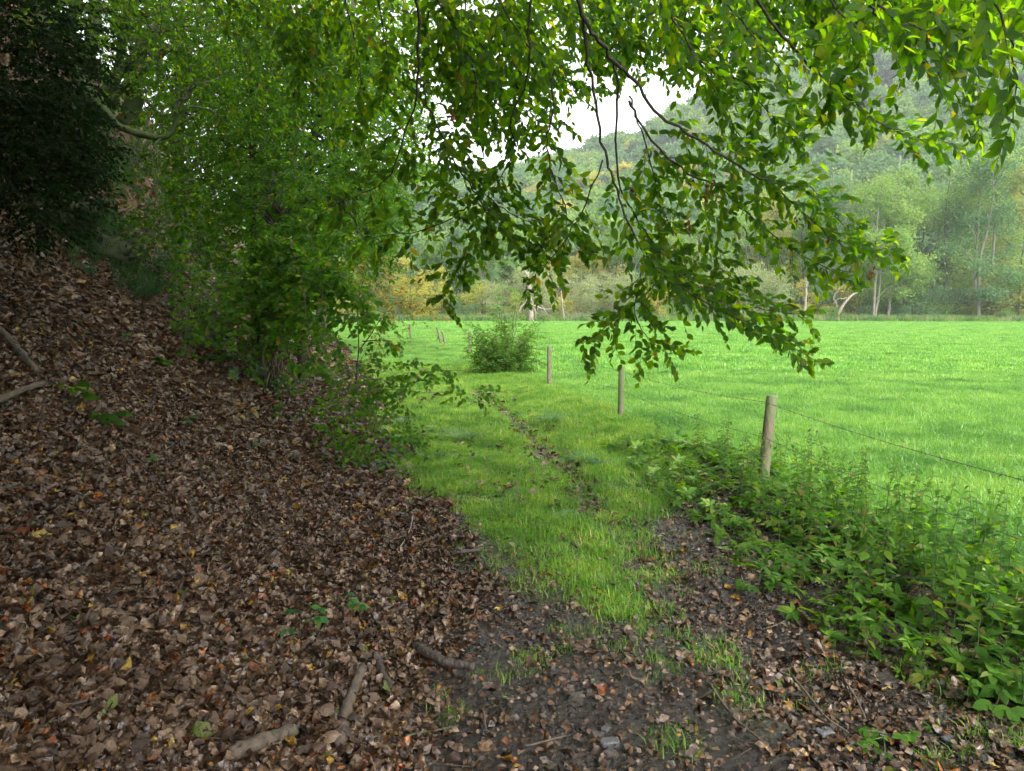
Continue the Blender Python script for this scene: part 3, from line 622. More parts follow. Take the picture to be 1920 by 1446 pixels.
def twig_soup(tw, r):
    """4-point twigs as three-sided tubes, vectorised."""
    n_ = len(tw); d = nrm(tw[:, -1] - tw[:, 0]); x = nrm(np.cross(d, [0.1, .2, .97])); y = np.cross(d, x); a = np.arange(3) * 2.0944
    rr = r * np.array([1, .8, .6, .35]); ring = tw[:, :, None] + (x[:, None, None] * np.cos(a)[None, None, :, None] + y[:, None, None] * np.sin(a)[None, None, :, None]) * rr[None, :, None, None]
    V = ring.reshape(n_, 12, 3); F = []
    for i in range(3):
        for j in range(3): j2 = (j + 1) % 3; F += [[i * 3 + j, i * 3 + j2, i * 3 + 3 + j2], [i * 3 + j, i * 3 + 3 + j2, i * 3 + 3 + j]]
    F = np.array(F); return V.reshape(-1, 3), (F[None] + (np.arange(n_) * 12)[:, None, None]).reshape(-1, 3)
def foliage(parent, origin, LV, mt, tpls, nparts=0, name="foliage", part="leaf", twigs=None, twr=.0018, tmat=None, vis=True):
    """Leaves LV=[(pos,dir,nrm,size)] under PARENT: the largest in view singly, the rest as stuff."""
    pos = np.concatenate([l[0] for l in LV]) - origin; d = np.concatenate([l[1] for l in LV]); n_ = np.concatenate([l[2] for l in LV]); s_ = np.concatenate([l[3] for l in LV])
    M = frames(d, n_); ti = rng.integers(0, len(tpls), len(pos)); rn = U(0, 1, len(pos)); isp = np.zeros(len(pos), bool)
    if nparts:
        uu, vv, dep = proj(pos + origin); sc = s_ / dep * ((uu > 5) & (uu < 1915) & (vv > 5) & (vv < 1440) & (dep > 0)) * (.35 + np.abs(np.einsum('ij,ij->i', M[:, :, 2], nrm(pos + origin - [0, 0, EYE]))))
        top = np.argsort(-sc)[:nparts]; isp[top] = True
        mes = [tpl_mesh(part, t_, mt) for t_ in tpls]
        for i in top:
            o = obj(part, mes[ti[i]], parent); o.matrix_local = Matrix.Translation(pos[i]) @ Matrix(M[i].tolist()).to_4x4() @ Matrix.Scale(float(s_[i]), 4)
    mb = MB()
    for j, t_ in enumerate(tpls):
        k = (ti == j) & ~isp
        if k.any(): V, F, r_ = place(t_, pos[k], M[k], s_[k], rn[k]); mb.add(V, F, r_)
    if mb.n: obj(name, mb.mesh(name, mt), parent, "stuff")
    if twigs is not None and len(twigs):
        V, F = twig_soup(np.concatenate(twigs) - origin, twr); obj("twigs", mesh_np("twigs", V, F, tmat or M_twig), parent, "stuff")

n = 2600; y = 2.0 + 8 * U(0, 1, n) ** 1.2; x = -.76 * y + U(0, 1, n) * 1.5 * y; k = (x < fence_x(y)) & (U(0, 1, n) < region_litter(x, y) * .8 + .2); x, y = x[k], y[k]
a = U(0, 6.28, len(x)); L_ = rng.gamma(3, .03, len(x)); d = np.stack([np.cos(a), np.sin(a), rng.normal(0, .1, len(x))], -1) * L_[:, None]; p0 = np.stack([x, y, H(x, y) + .035], -1); q = [p0 + d * f_ + rng.normal(0, .004, p0.shape) for f_ in (0, .33, .66, 1)]
for j in range(4): q[j][:, 2] = H(q[j][:, 0], q[j][:, 1]) + .035 + U(0, .02, len(x))
V, F = twig_soup(np.stack(q, 1), .0022); obj("twig_litter", mesh_np("twig_litter", V, F, M_stick), None, "stuff", "short broken twigs strewn over the leaf litter")

# ------------------------------------------------------------------ the hornbeam overhead (branches traced in the view, hung at 3 to 6 m)
BR = [  # polyline in photo pixels, depth at start, depth at end, start radius, leafless first fraction
 ([(776,-60),(782,0),(785,80),(784,148),(769,221),(731,325),(679,363),(600,400)], 4.2, 5.0, .011, .45),
 ([(784,148),(793,156),(808,214),(845,283),(862,321),(897,366),(938,422),(986,453),(1045,470)], 4.4, 5.0, .008, .25),
 ([(862,321),(879,332),(924,377),(966,404),(1020,430)], 4.7, 5.1, .005, .2),
 ([(800,-60),(820,0),(858,62),(893,156),(876,214),(848,287)], 4.8, 4.9, .008, .1),
 ([(995,-50),(995,0),(990,62),(988,152),(959,221),(962,283),(930,350),(900,420),(860,500),(830,560)], 4.3, 5.2, .007, .1),
 ([(870,-20),(883,52),(914,104),(941,166),(990,240)], 5.0, 5.4, .006, .1),
 ([(1060,-60),(1094,24),(1118,69),(1152,118),(1190,149),(1228,207),(1283,245),(1337,282),(1399,322),(1449,344),(1490,382),(1532,423),(1573,456),(1620,470),(1690,460)], 3.9, 5.1, .013, .35),
 ([(1090,20),(1099,90),(1118,194),(1132,283),(1152,339),(1173,408),(1208,477),(1250,515),(1310,562),(1370,590),(1440,625),(1535,680)], 4.0, 5.0, .010, .3),
 ([(1150,110),(1159,187),(1159,332),(1190,401),(1235,467),(1280,515),(1340,560),(1420,580),(1505,588)], 4.2, 5.2, .008, .35),
 ([(1180,180),(1194,221),(1208,263),(1228,342),(1246,398),(1275,465),(1290,520)], 4.3, 4.9, .006, .2),
 ([(1040,130),(1035,221),(1024,263),(1037,328),(1057,387),(1066,439),(1100,480)], 4.5, 5.0, .006, .2),
 ([(1180,190),(1200,232),(1250,295),(1300,332),(1349,353),(1400,400),(1460,450),(1540,500),(1600,510)], 4.2, 5.2, .008, .2),
 ([(1208,477),(1200,530),(1190,590),(1220,640),(1255,665)], 4.8, 4.9, .004, .1),
 ([(1260,500),(1200,560),(1140,610),(1090,645)], 4.8, 5.0, .005, .1),
 ([(1130,300),(1090,400),(1060,450),(1020,500),(985,540)], 4.6, 5.1, .005, .3),
 ([(1349,353),(1330,420),(1350,500),(1400,540)], 4.8, 5.0, .004, .1),
 ([(1449,344),(1520,350),(1560,400),(1600,440)], 4.8, 5.2, .004, .1),
 ([(1420,0),(1466,68),(1507,110),(1544,145),(1590,183),(1640,225),(1700,255),(1780,268)], 3.7, 4.6, .009, .15),
 ([(1545,-30),(1573,25),(1615,68),(1615,112),(1565,154),(1530,200)], 3.8, 4.3, .006, .1),
 ([(1610,-50),(1640,0),(1677,37),(1727,54),(1781,50),(1830,60),(1900,90)], 3.4, 4.0, .008, .05),
 ([(1630,10),(1656,41),(1698,87),(1752,137),(1793,178),(1835,230)], 3.6, 4.1, .006, .05),
 ([(1840,-60),(1860,0),(1893,60),(1905,120),(1900,230)], 2.9, 3.1, .006, .0),
 ([(1230,-40),(1250,20),(1290,80),(1330,130),(1400,160),(1450,220),(1515,262)], 4.2, 4.8, .008, .0),
 ([(1290,80),(1350,190),(1400,270),(1440,300)], 4.6, 5.0, .005, .1),
 ([(1330,-40),(1390,40),(1440,100),(1480,170),(1500,230)], 4.4, 4.9, .006, .0),
 ([(1700,-40),(1740,20),(1790,90),(1840,130)], 3.6, 4.0, .006, .0),
 ([(920,-40),(960,40),(1010,110),(1060,150),(1100,160)], 4.6, 5.2, .006, .0),
 ([(700,-40),(716,40),(730,130),(716,200)], 5.0, 5.5, .006, .0),
 ([(640,-40),(660,60),(680,160),(660,260)], 5.6, 6.2, .006, .0),
 ([(897,366),(860,400),(800,430),(740,440),(680,450)], 4.8, 5.4, .005, .0),
]
hb = thing("hornbeam_tree", "leafy hornbeam on the bank whose branches hang over the track against the meadow", "tree", None, (-2.6, -.6, float(H(-2.6, -.6))))
HO = np.array([-2.6, -.6, float(H(-2.6, -.6))])
tk = smooth_path([HO + [0, 0, -.3], HO + [.05, .1, .9], HO + [.25, .2, 2.2], HO + [.5, .5, 3.6], HO + [.6, .8, 6.0], HO + [.5, 1, 9.0]], 5, .02)
V, F = bumpy_tube(tk, np.linspace(.22, .07, len(tk)), 14, .12, 2, .5); obj("trunk", mesh_np("trunk", V - HO, F, M_mossbark), hb)
LV, TW = [], []
def dress(pt, n0, Lt, nl, ls, prob=1.0, face=(0, -1, .5)):
    """Side twigs along a branch path."""
    seg = np.linalg.norm(np.diff(pt, axis=0), axis=1); cum = np.concatenate([[0], np.cumsum(seg)]); tot = cum[-1]
    ss = np.arange(n0 * tot, tot, .05) ; ss = ss + rng.normal(0, .01, len(ss)); ss = np.clip(ss, 0, tot)
    if len(ss) == 0: return
    st = np.stack([np.interp(ss, cum, pt[:, i]) for i in range(3)], -1); tg = np.stack([np.interp(ss, cum, np.gradient(pt[:, i])) for i in range(3)], -1); tg = nrm(tg)
    s1 = nrm(np.cross(tg, [0, -1., .3])); s2 = np.cross(tg, s1); az = np.where(np.arange(len(ss)) % 2, 0, math.pi) + rng.normal(0, .55, len(ss))
    side = s1 * np.cos(az)[:, None] + s2 * np.sin(az)[:, None]
    dd = tg * .75 + side * U(.45, 1.25, (len(ss), 1)) + rng.normal(0, .18, (len(ss), 3)) + [.28, 0, .06]
    f_ = ss / tot; LL = Lt * (1.05 - .6 * f_) * U(.5, 1.25, len(ss))
    a = sprays(st, dd, LL, nl, ls, .18, .48, face, .9); LV.append(a[:4]); TW.append(a[4])
for i, (px, d0, d1, r0, bare) in enumerate(BR):
    n_ = len(px); pts = np.array([P(u, v, d0 + (d1 - d0) * j / (n_ - 1)) for j, (u, v) in enumerate(px)]); pt = smooth_path(pts, 4, .006)
    V, F = tube(pt, np.linspace(r0, .0022, len(pt)), 6); obj("branch", mesh_np("branch", V - HO, F, M_twig), hb)
    dress(pt, bare, .40, 11, .064)
# limbs overhead that carry them
for a, b, r in ((tk[12], P(1060, -60, 3.9), .045), (tk[10], P(776, -60, 4.2), .035), (tk[13], P(1610, -50, 3.4), .04), (tk[14], P(1230, -40, 4.2), .035), (tk[9], P(640, -40, 5.6), .03), (tk[12], P(995, -50, 4.3), .03), (tk[13], P(1840, -60, 2.9), .03)):
    m_ = (a + b) / 2 + [0, -.2, .9]; pt = smooth_path([a, m_, b], 8, .02); V, F = tube(pt, np.linspace(r * 1.6, r * .4, len(pt)), 8); obj("limb", mesh_np("limb", V - HO, F, M_bark), hb)
# secondary hanging growth further back in the crown
bx = [470, 700, 760, 900, 960, 1040, 1100, 1180, 1250, 1320, 1400, 1500, 1600, 1700, 1800, 1930]; bv = [150, 330, 420, 370, 290, 240, 210, 150, 180, 230, 140, 110, 100, 90, 60, 60]
for i in range(105):
    u0 = U(470, 1930)
    if u0 < 820 and U() < .5: continue
    vb = np.interp(u0, bx, bv) * U(.25, 1.0); d0 = U(4.6, 7.2) + (1.5 if u0 < 800 else 0); L_ = U(110, 260)
    v1 = vb; v0 = min(v1 - L_, -30 + 0 * v1) if U() < .5 else v1 - L_; sl_ = U(-.7, 1.1)
    pts = [P(u0 - sl_ * L_, v0, d0), P(u0 - sl_ * L_ * .5, (v0 + v1) / 2 - 15, d0 + .2), P(u0, v1, d0 + .4)]; pt = smooth_path(pts, 6, .01)
    V, F = tube(pt, np.linspace(.006, .002, len(pt)), 5); LB = (V, F); obj("branch", mesh_np("branch", V - HO, F, M_twig), hb) if False else TW.append(np.array([pt[[0, 4, 8, 12]]]))
    dress(pt, 0, .42, 10, .067)
foliage(hb, HO, LV, M_horn, T_big, 300, twigs=TW)
# seed clusters
sd = MB(); 
for (u, v, d) in ((1338,322,4.6),(1330,345,4.6),(1322,360,4.6),(1288,400,4.7),(1292,408,4.7),(1365,385,4.9),(1555,440,5.0),(1640,452,5.1),(1636,497,5.1),(1630,505,5.1),(1320,520,4.9),(1332,525,4.9),(1495,405,5),(1430,370,4.9),(850,205,4.5),(1190,345,4.6)):
    c_ = P(u, v, d); nl = 14; a = c_ + rng.normal(0, .008, (nl, 3)) - np.array([0, 0, 1.]) * U(0, .07, nl)[:, None]
    V, F, r_ = place(leaf_t(2, .22, .3, .2), a, frames(rand_dirs(nl) + [0, 0, -1.2], rand_dirs(nl)), U(.02, .04, nl), U(0, 1, nl)); obj("seed_cluster", mesh_np("seed_cluster", V - HO, F, M_seed, r_), hb)
# the rest of its crown, unseen above and behind the view, leaf clouds added and thickened for shade
def cloud(c, r, ns, L=.5, nl=9, ls=.1, **kw):
    p_ = rand_dirs(ns) * (U(.15, 1, (ns, 1)) ** .45) * np.array(r) + np.array(c); d = nrm(p_ - np.array(c)) + rng.normal(0, .5, (ns, 3)); d[:, 2] *= .4
    a = sprays(p_, d, L * U(.6, 1.3, ns), nl, ls, .2, .4, **kw); return a
LV, TW = [], []
for c_, r_, ns in (((-1.5, 1.0, 6.2), (3.2, 3.0, 1.3), 560), ((-.6, 1.5, 5.4), (1.8, 2.2, .9), 300), ((-2, -3, 6.5), (3.5, 2.8, 1.8), 420), ((-1.8, 3.8, 5.6), (1.9, 1.9, .8), 300), ((-1.6, .5, 8.5), (3.6, 3.8, 1.6), 600), ((-1.5, -1.8, 5.0), (2.8, 2.6, .8), 420), ((-3.5, 3.0, 6.0), (2.4, 2.4, .8), 320), ((-3.8, 2.2, 4.9), (1.7, 1.5, .5), 300), ((-5.6, 5.2, 6.6), (2.2, 2.0, .6), 380), ((-3.6, -1.2, 4.4), (2.0, 1.8, .5), 320), ((-5.5, 1.5, 6.0), (1.8, 2, .6), 260), ((-1.2, 1.2, 4.4), (2.0, 1.2, .4), 380), ((-2.4, -1.0, 3.9), (1.5, 1.4, .4), 240), ((.7, .2, 4.3), (1.3, .9, .35), 180), ((.8, -1.8, 6.2), (1.6, 1.8, .7), 200), ((1.6, -.2, 5.6), (1.7, 1.5, .6), 260)):
    a = cloud(c_, r_, int(ns * 1.7), .6, 9, .15); LV.append(a[:4])
foliage(hb, HO, LV, M_horn, T_kite, name="crown")

def shoots(name, label, cat, base, ends, mt, ls, r0=.012, nl=7, Lt=.3, sp=.07, nparts=0, group=None, arch=.35, tm=None, start=.2, tpl=None, hang=.35):
    """A shrub of arching shoots: each END is (base, tip); leafy side twigs grow along the outer part."""
    O = np.array(base, float); t_ = thing(name, label, cat, group, O); LV, TW = [], []
    for b, e in ends:
        b = np.array(b, float); e = np.array(e, float); l = np.linalg.norm(e - b); m1 = b + (e - b) * .4 + [0, 0, arch * l * U(.7, 1.3)]; m1 += rng.normal(0, .05 * l, 3)
        pt = smooth_path([b, (b + m1) / 2 + [0, 0, .04 * l], m1, (m1 + e) / 2 + [0, 0, .07 * l], e], 5, .008 * l); V, F = tube(pt, np.linspace(r0 * U(.6, 1.1), .002, len(pt)), 5); obj("stem", mesh_np("stem", V - O, F, tm or M_stem), t_)
        cum = np.concatenate([[0], np.cumsum(np.linalg.norm(np.diff(pt, axis=0), axis=1))]); ss = np.arange(start * cum[-1], cum[-1], sp) + U(-.02, .02)
        st = np.stack([np.interp(ss, cum, pt[:, i]) for i in range(3)], -1); tg = nrm(np.stack([np.interp(ss, cum, np.gradient(pt[:, i])) for i in range(3)], -1))
        dd = tg * .5 + rand_dirs(len(ss)) * [1, 1, .6] + [0, 0, .1]; a = sprays(st, dd, Lt * U(.5, 1.2, len(ss)) * (1.1 - .5 * ss / cum[-1]), nl, ls, .15, hang, (.1, -1, .9), .7); LV.append(a[:4]); TW.append(a[4])
    foliage(t_, O, LV, mt, tpl or T_kite, nparts, twigs=TW, twr=.0016, tmat=tm or M_stem); return t_
# ------------------------------------------------------------------ trees along the bank
def bank_tree(name, label, cat, base, trunks, clouds, mt, ls=.075, group=None, tm=None, tpl=None, kinds="foliage", nparts=0, stubs=(), hang=.55, origin=None, nl=10, L=.42):
    O = np.array(base, float); t_ = thing(name, label, cat, group, O); all_ = []
    for i, (pts, r0, r1) in enumerate(trunks):
        pt = smooth_path(np.array(pts), 5, r0 * .08); V, F = bumpy_tube(pt, np.linspace(r0, r1, len(pt)), 10 if r0 > .03 else 6, .16, i + int(abs(O[0] * 7)), .35 if (i == 0 and r0 > .08) else 0)
        obj("trunk" if i == 0 else ("branch" if r0 > .012 else "twig"), mesh_np("trunk", V - O, F, tm or M_mossbark), t_); all_.append(pt)
    ap = np.concatenate(all_) if all_ else O[None]
    LV, TW = [], []
    for (c_, r_, ns) in clouds:
        a = cloud(c_, r_, ns, L, nl, ls); LV.append(a[:4]); TW.append(a[4])
        j = np.argmin(np.linalg.norm(ap - c_, axis=1)); ends = np.array(c_) + rand_dirs(5) * np.array(r_) * .7
        for e in ends:
            m_ = (ap[j] + e) / 2 + [0, 0, .12 * np.linalg.norm(e - ap[j])]; pt = smooth_path([ap[j], m_, e], 5, .015); V, F = tube(pt, np.linspace(.022, .005, len(pt)), 5); obj("branch", mesh_np("branch", V - O, F, tm or M_bark), t_)
    if LV: foliage(t_, O, LV, mt, tpl or T_kite, nparts, kinds, twigs=TW, twr=.0022)
    return t_
def G(u, v): return ground_hit(u, v)
def rt(c, r, ns): return (np.array(c), r, ns)
# snapped mossy trunk with two leaning limbs on the crest
b_ = P(240, 215, 13.0)
bank_tree("bank_tree", "snapped mossy trunk with two leaning limbs on the crest of the bank", "tree", b_, [
    ([P(243, 235, 13), P(249, 193, 13), P(256, 138, 13), P(273, 62, 13), P(300, 58, 13.1)], .17, .07),
    ([P(190, 185, 12.6), P(197, 170, 12.5), P(232, 130, 12.5), P(263, 92, 12.5), P(296, 64, 12.6)], .09, .05),
    ([P(195, 212, 12.4), P(204, 194, 12.4), P(242, 152, 12.3), P(290, 112, 12.2), P(330, 85, 12.2)], .065, .04)],
    [rt(P(330, 90, 13), (1.6, 1.2, .8), 120), rt(P(420, 170, 13), (1.5, 1.2, .9), 150)], M_deep, .085)
bank_tree("bank_tree", "mossy leaning trunk running down the dark crest of the bank", "tree", P(173, 185, 10.5), [
    ([P(185, 205, 10.4), P(160, 165, 10.5), P(121, 104, 10.6), P(86, 62, 10.8), P(70, 10, 11), P(60, -60, 11.2)], .13, .08)], [rt(P(90, -60, 11), (1.8, 1.5, .8), 160)], M_deep, .085)
bank_tree("bank_tree", "straight slim trunk against bright foliage above the snapped trunk", "tree", P(168, 105, 17), [
    ([P(165, 115, 17), P(168, 100, 17), P(176, 40, 17), P(181, -10, 17), P(186, -120, 17)], .16, .12)], [rt(P(230, -30, 17), (2.2, 2, 1.1), 160), rt(P(190, 60, 19), (2.4, 1.5, 1.2), 140)], M_deep, .09)
bank_tree("bank_tree", "slim trunk rising beside the top of the mossy leaning trunk", "tree", P(121, 60, 17), [
    ([P(118, 70, 17), P(126, 40, 17), P(149, -5, 17), P(170, -100, 17)], .11, .09)], [rt(P(130, -60, 17), (2, 2, 1), 120)], M_deep, .09)
bank_tree("bank_tree", "low crooked mossy branch curling upward from the bank edge", "tree", P(197, 215, 9.8), [
    ([P(180, 190, 9.8), P(197, 207, 9.8), P(221, 235, 9.7), P(263, 252, 9.6), P(304, 258, 9.5), P(325, 242, 9.5), P(331, 205, 9.5)], .055, .03),
    ([P(304, 258, 9.5), P(290, 272, 9.4), P(292, 283, 9.4), P(268, 290, 9.3)], .02, .008),
    ([P(325, 240, 9.5), P(345, 228, 9.5), P(360, 218, 9.5)], .02, .01)], [rt(P(380, 190, 10), (.9, .8, .5), 60)], M_deep, .08)
# coppiced stems
cop = [([(353, 330), (352, 270), (360, 225), (372, 150)], .05), ([(287, 245), (311, 194), (335, 140), (380, 60)], .045), ([(275, 235), (290, 190), (310, 150)], .035), ([(372, 300), (400, 270), (440, 250), (500, 240)], .04),
       ([(300, 240), (318, 205), (345, 185), (372, 170)], .04), ([(330, 265), (350, 262), (390, 275), (420, 270)], .03), ([(388, 300), (395, 260), (420, 215), (455, 170)], .03), ([(453, 375), (462, 340), (475, 300), (505, 250)], .07), ([(440, 372), (400, 372), (375, 360)], .05)]
for i, (px, r) in enumerate(cop[:8]):
    d = min(ground_hit(px[0][0], px[0][1] + 6)[1], 17.0)
    lab = ["upright mossy coppice stem with twisted foot on the bank", "slanting dark stem leaning over the bank crest behind the crooked branch", "short thin stem at the crest beside the slanting dark stem", "nearly level mossy stem reaching out over the bank", "slim curved stem behind the crooked mossy branch", "low forked stem just above the leaf-covered bank edge", "thin whippy stem leaning towards the track", "stout dark stump-like stem above the fern-covered bank"][i]
    pp = [P(u, v, d) for u, v in px]; pp.insert(0, pp[0] + (pp[0] - pp[1]) * .5)
    e = pp[-1]; bank_tree("bank_tree", lab, "tree", pp[1], [(pp, r, r * .5)], [rt(e + [U(-.1, .8), U(.2, .9), U(.2, .8)], (1.2, .9, .7), 80)], M_deep, .08)
# the bright leafy trees that close the view on the left
def leafy(label, u, v, d, trunkpx, clouds, mt=M_deep, ls=.075, r=.08):
    pts = [P(a, b, d) for a, b in trunkpx]; x_, y_ = pts[0][0], pts[0][1]; pts[0][2] = float(H(x_, y_)) - .1
    return bank_tree("leafy_tree", label, "tree", pts[0] + [0, 0, .1], [(pts, r, r * .4)], [rt(P(a, b, c), rr, n_) for a, b, c, rr, n_ in clouds], mt, ls, tm=M_bark)
leafy("bright green hornbeam filling the gap above the track bend", 620, 100, 12, [(560, 480), (565, 380), (590, 250), (620, 100), (640, -40)],
      [(620, 40, 12, (1.3, 1.3, 1.0), 230), (560, 130, 12.5, (1.3, 1.2, 1.0), 230), (660, 150, 11.5, (1.0, 1.0, .9), 200), (610, 260, 12, (1.2, 1.1, .9), 230), (690, 30, 11, (1.0, 1.0, .9), 170), (660, 340, 11, (.9, .9, .6), 160), (700, 240, 11, (.7, .8, .8), 130)], M_hazel, .08)
leafy("darker green tree behind the dangling twigs over the bank", 460, 120, 13, [(470, 420), (475, 330), (470, 200), (450, 80), (440, -60)],
      [(450, 40, 13, (1.5, 1.3, 1.1), 240), (390, 20, 14, (1.5, 1.3, 1.0), 200), (480, 170, 12.5, (1.3, 1.2, .9), 210), (520, 270, 12, (1.2, 1.1, .8), 200), (420, 230, 13.5, (1.2, 1, .7), 150), (330, 30, 15, (1.5, 1.3, .9), 170)], M_deep, .08)
leafy("low spreading tree leaning out below the dark crown towards the track", 600, 380, 10.5, [(470, 470), (520, 430), (570, 390), (630, 350)],
      [(430, 300, 12.5, (1.0, 1.0, .6), 170), (400, 370, 12.5, (.7, .8, .4), 90), (570, 350, 11, (1.1, 1.0, .6), 190), (630, 410, 10.5, (.9, .9, .55), 180), (520, 400, 11, (.9, .9, .5), 120), (490, 350, 11.5, (.8, .8, .5), 90), (660, 450, 10, (.55, .7, .4), 90)], M_hazel, .075, .06)
leafy("tall pale green tree further along the wooded bank", 680, 200, 24, [(600, 560), (620, 400), (640, 200), (670, -50)],
      [(690, 60, 24, (3, 3, 2.6), 340), (610, 200, 25, (3, 3, 2.4), 320), (690, 280, 24, (2.3, 2.2, 2.2), 300), (600, 380, 25, (2.6, 2.3, 2.0), 260), (670, 440, 24, (1.5, 1.6, 1.8), 220), (520, 100, 27, (3.5, 3, 2.6), 260), (760, 150, 24, (1.4, 1.4, 2), 120), (740, 330, 25, (1.3, 1.4, 1.6), 160)], M_deep, .15, .2)
leafy("broad tree closing the wooded slope behind the coppice stems", 350, 100, 24, [(330, 330), (335, 200), (340, 60), (345, -60)],
      [(380, 100, 24, (3, 3, 2.2), 260), (300, 40, 25, (3, 3, 2.0), 240), (430, 260, 23, (2.4, 2.2, 1.6), 220), (480, 330, 23, (1.8, 2, 1.2), 160), (220, 10, 27, (3, 3, 2), 180), (330, 190, 24, (2, 2, 1.3), 260), (420, 330, 25, (2.6, 2, 1.6), 320), (400, 240, 27, (3, 2, 2), 300), (470, 420, 24, (2, 2, 1.4), 240), (560, 450, 24, (2, 2, 1.5), 160), (520, 520, 22, (1.5, 1.5, 1.2), 120)], M_deep, .15, .2)
ends = []
for i in range(34):
    u0 = U(210, 720); d = U(8.5, 11.5); v1 = U(60, 330) * (.5 + .5 * min(1, u0 / 450)); ends.append((P(u0 - U(-60, 120), -90, d - .4), P(u0, v1, d)))
shoots("leafy_tree", "thin dark dangling twigs of a tree whose trunk stands hidden up the bank", "tree", P(380, 330, 14), ends, M_deep, .07, .007, 8, .4, .16, arch=.02, start=.15, tm=M_twig)
bank_tree("leafy_tree", "loose leafy crown veiling the top of the bank behind the leaning trunk", "tree", P(200, 190, 15), [([P(210, 200, 15), P(225, 110, 14.5), P(240, 20, 14), P(250, -60, 14)], .09, .05)],
    [rt(P(200, 20, 14), (1.4, 1.2, .6), 150), rt(P(300, 0, 13), (1.4, 1.2, .7), 150), rt(P(400, 90, 13), (1.2, 1.2, .7), 120), rt(P(310, 330, 13), (.9, .8, .5), 90), rt(P(350, 420, 11), (.8, .7, .35), 90), rt(P(470, 230, 12), (1, 1, .7), 130), rt(P(130, -10, 12), (1.2, 1.2, .6), 110)], M_deep, .075)
# unseen canopy over the bank (trunks stand outside the view), thickened with large leaves to shade it
for i, (x, y, lab) in enumerate(((-9, 4.5, "unseen tall mossy beech standing high on the bank outside the track bend"), (-10, -3, "unseen old beech on the upper bank shading the leaf litter"), (-13, 11, "unseen broad beech near the crest whose crown darkens the slope"))):
    z = float(H(x, y)); bank_tree("unseen_beech", lab, "tree", (x, y, z), [([(x, y, z - .3), (x + .3, y, z + 2), (x + .8, y + .2, z + 5), (x + 1.4, y + .4, z + 9)], .32, .12)],
        [rt((x + 3.5, y, z + 4.2), (3.2, 3.2, 1.3), 900), rt((x + 1, y + 2, z + 6.5), (3.5, 3.2, 1.8), 800), rt((x + 5.4, y - 1, z + 4.0), (2.4, 2.6, 1.1), 700), rt((x, y - 2, z + 4.5), (3, 3, 1.4), 600)], M_deep, .19, tm=M_bark)
for i, (x, y, lab) in enumerate(((-17, 3, "unseen beech added for shade on the very top of the bank high above the ivy"), (-19, 13, "unseen beech added for shade back from the crest beyond the leaning trunk"), (-6, -6, "beech low on the bank at the walker's back"), (-17, 22, "unseen beech added for shade further along the crest"))):  # unseen beeches added so their crowns keep light off the bank
    z = float(H(x, y)); bank_tree("unseen_beech", lab, "tree", (x, y, z), [([(x, y, z - .3), (x + .2, y, z + 2), (x + .5, y + .2, z + 5), (x + 1.0, y + .4, z + 9)], .32, .12)],
        [rt((x + 3.0, y, z + 4.2), (3.6, 3.4, 1.6), 800), rt((x + 1, y + 2, z + 7), (4, 3.6, 2), 800), rt((x, y - 2, z + 3.5), (3.4, 3.4, 1.8), 600)], M_deep, .2, tm=M_bark)
# dark drooping ivy at the left edge, leaf colour taken near black to stand for deep shade
t_ = thing("ivy_bush", "dark ivy bush with deep shade put into its leaf colour hanging over the side of the bank", "bush", None, P(40, 330, 6.5)); LV, TW = [], []
for c_, r_, ns in ((P(30, 120, 7), (.75, .6, .6), 420), (P(20, 250, 6.6), (.7, .5, .55), 420), (P(70, 350, 6.6), (.5, .4, .5), 300), (P(110, 260, 7.4), (.45, .4, .4), 160), (P(90, 60, 7.4), (.6, .5, .4), 120), (P(10, 20, 6.8), (.6, .6, .5), 160)):
    a = cloud(c_, r_, ns, .3, 9, .06); LV.append(a[:4]); TW.append(a[4])
M_ivy = leaf_mat("shade_darkened_ivy_leaf", [(0, (.006, .016, .004)), (1, (.014, .030, .007))], (2.2, 2.6, 1), .3, .7, .08)
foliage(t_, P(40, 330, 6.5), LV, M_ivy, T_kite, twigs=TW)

# ------------------------------------------------------------------ mossy rocks, ferns
def seat(u, v, sink=.05):
    g = ground_hit(u, v); return g - np.array([0, 0, sink])
def rock(label, c, s, seed, name="mossy_rock", cat="rock", tuft=2600):
    n1, n2 = 28, 18; th = np.linspace(0, 2 * np.pi, n1, endpoint=False); ph = np.linspace(-np.pi / 2, np.pi / 2, n2); T_, P_ = np.meshgrid(th, ph)
    d = np.stack([np.cos(P_) * np.cos(T_), np.cos(P_) * np.sin(T_), np.sin(P_)], -1).reshape(-1, 3)
    rr = 1 + .9 * fbm(d[:, 0] * 1.6 + seed * 5, d[:, 1] * 1.6 + d[:, 2] * 2.1 + 3, seed) + .35 * fbm(d[:, 0] * 5 + seed, d[:, 2] * 5 + d[:, 1] * 3, seed + 3)
    V = d * rr[:, None] * np.array(s); I = np.arange(n1 * n2).reshape(n2, n1); J = np.roll(I, -1, 1)
    F = np.concatenate([np.stack([I[:-1], J[:-1], J[1:]], -1).reshape(-1, 3), np.stack([I[:-1], J[1:], I[1:]], -1).reshape(-1, 3)])
    t_ = thing(name, label, cat, None, c); obj("stone_body", mesh_np("stone_body", V, F, M_rock), t_)
    k = rng.integers(0, len(V), tuft); k = k[d[k, 2] > -.35]; q = V[k] + rng.normal(0, .02, (len(k), 3)); nd = d[k] + [0, 0, -.5] + rng.normal(0, .5, (len(k), 3))
    V, F, r_ = place(leaf_tri2(.18), q, frames(nd, rand_dirs(len(k))), U(.02, .07, len(k)), U(0, 1, len(k))); obj("moss", mesh_np("moss", V, F, M_moss, r_), t_, "stuff")
rock("dark moss-covered boulder jutting from the bank above the leaf slope", seat(190, 470), (.62, .5, .36), 1)
rock("dark mossy overhang of earth and roots below the ivy", seat(95, 395), (.6, .5, .38), 2)
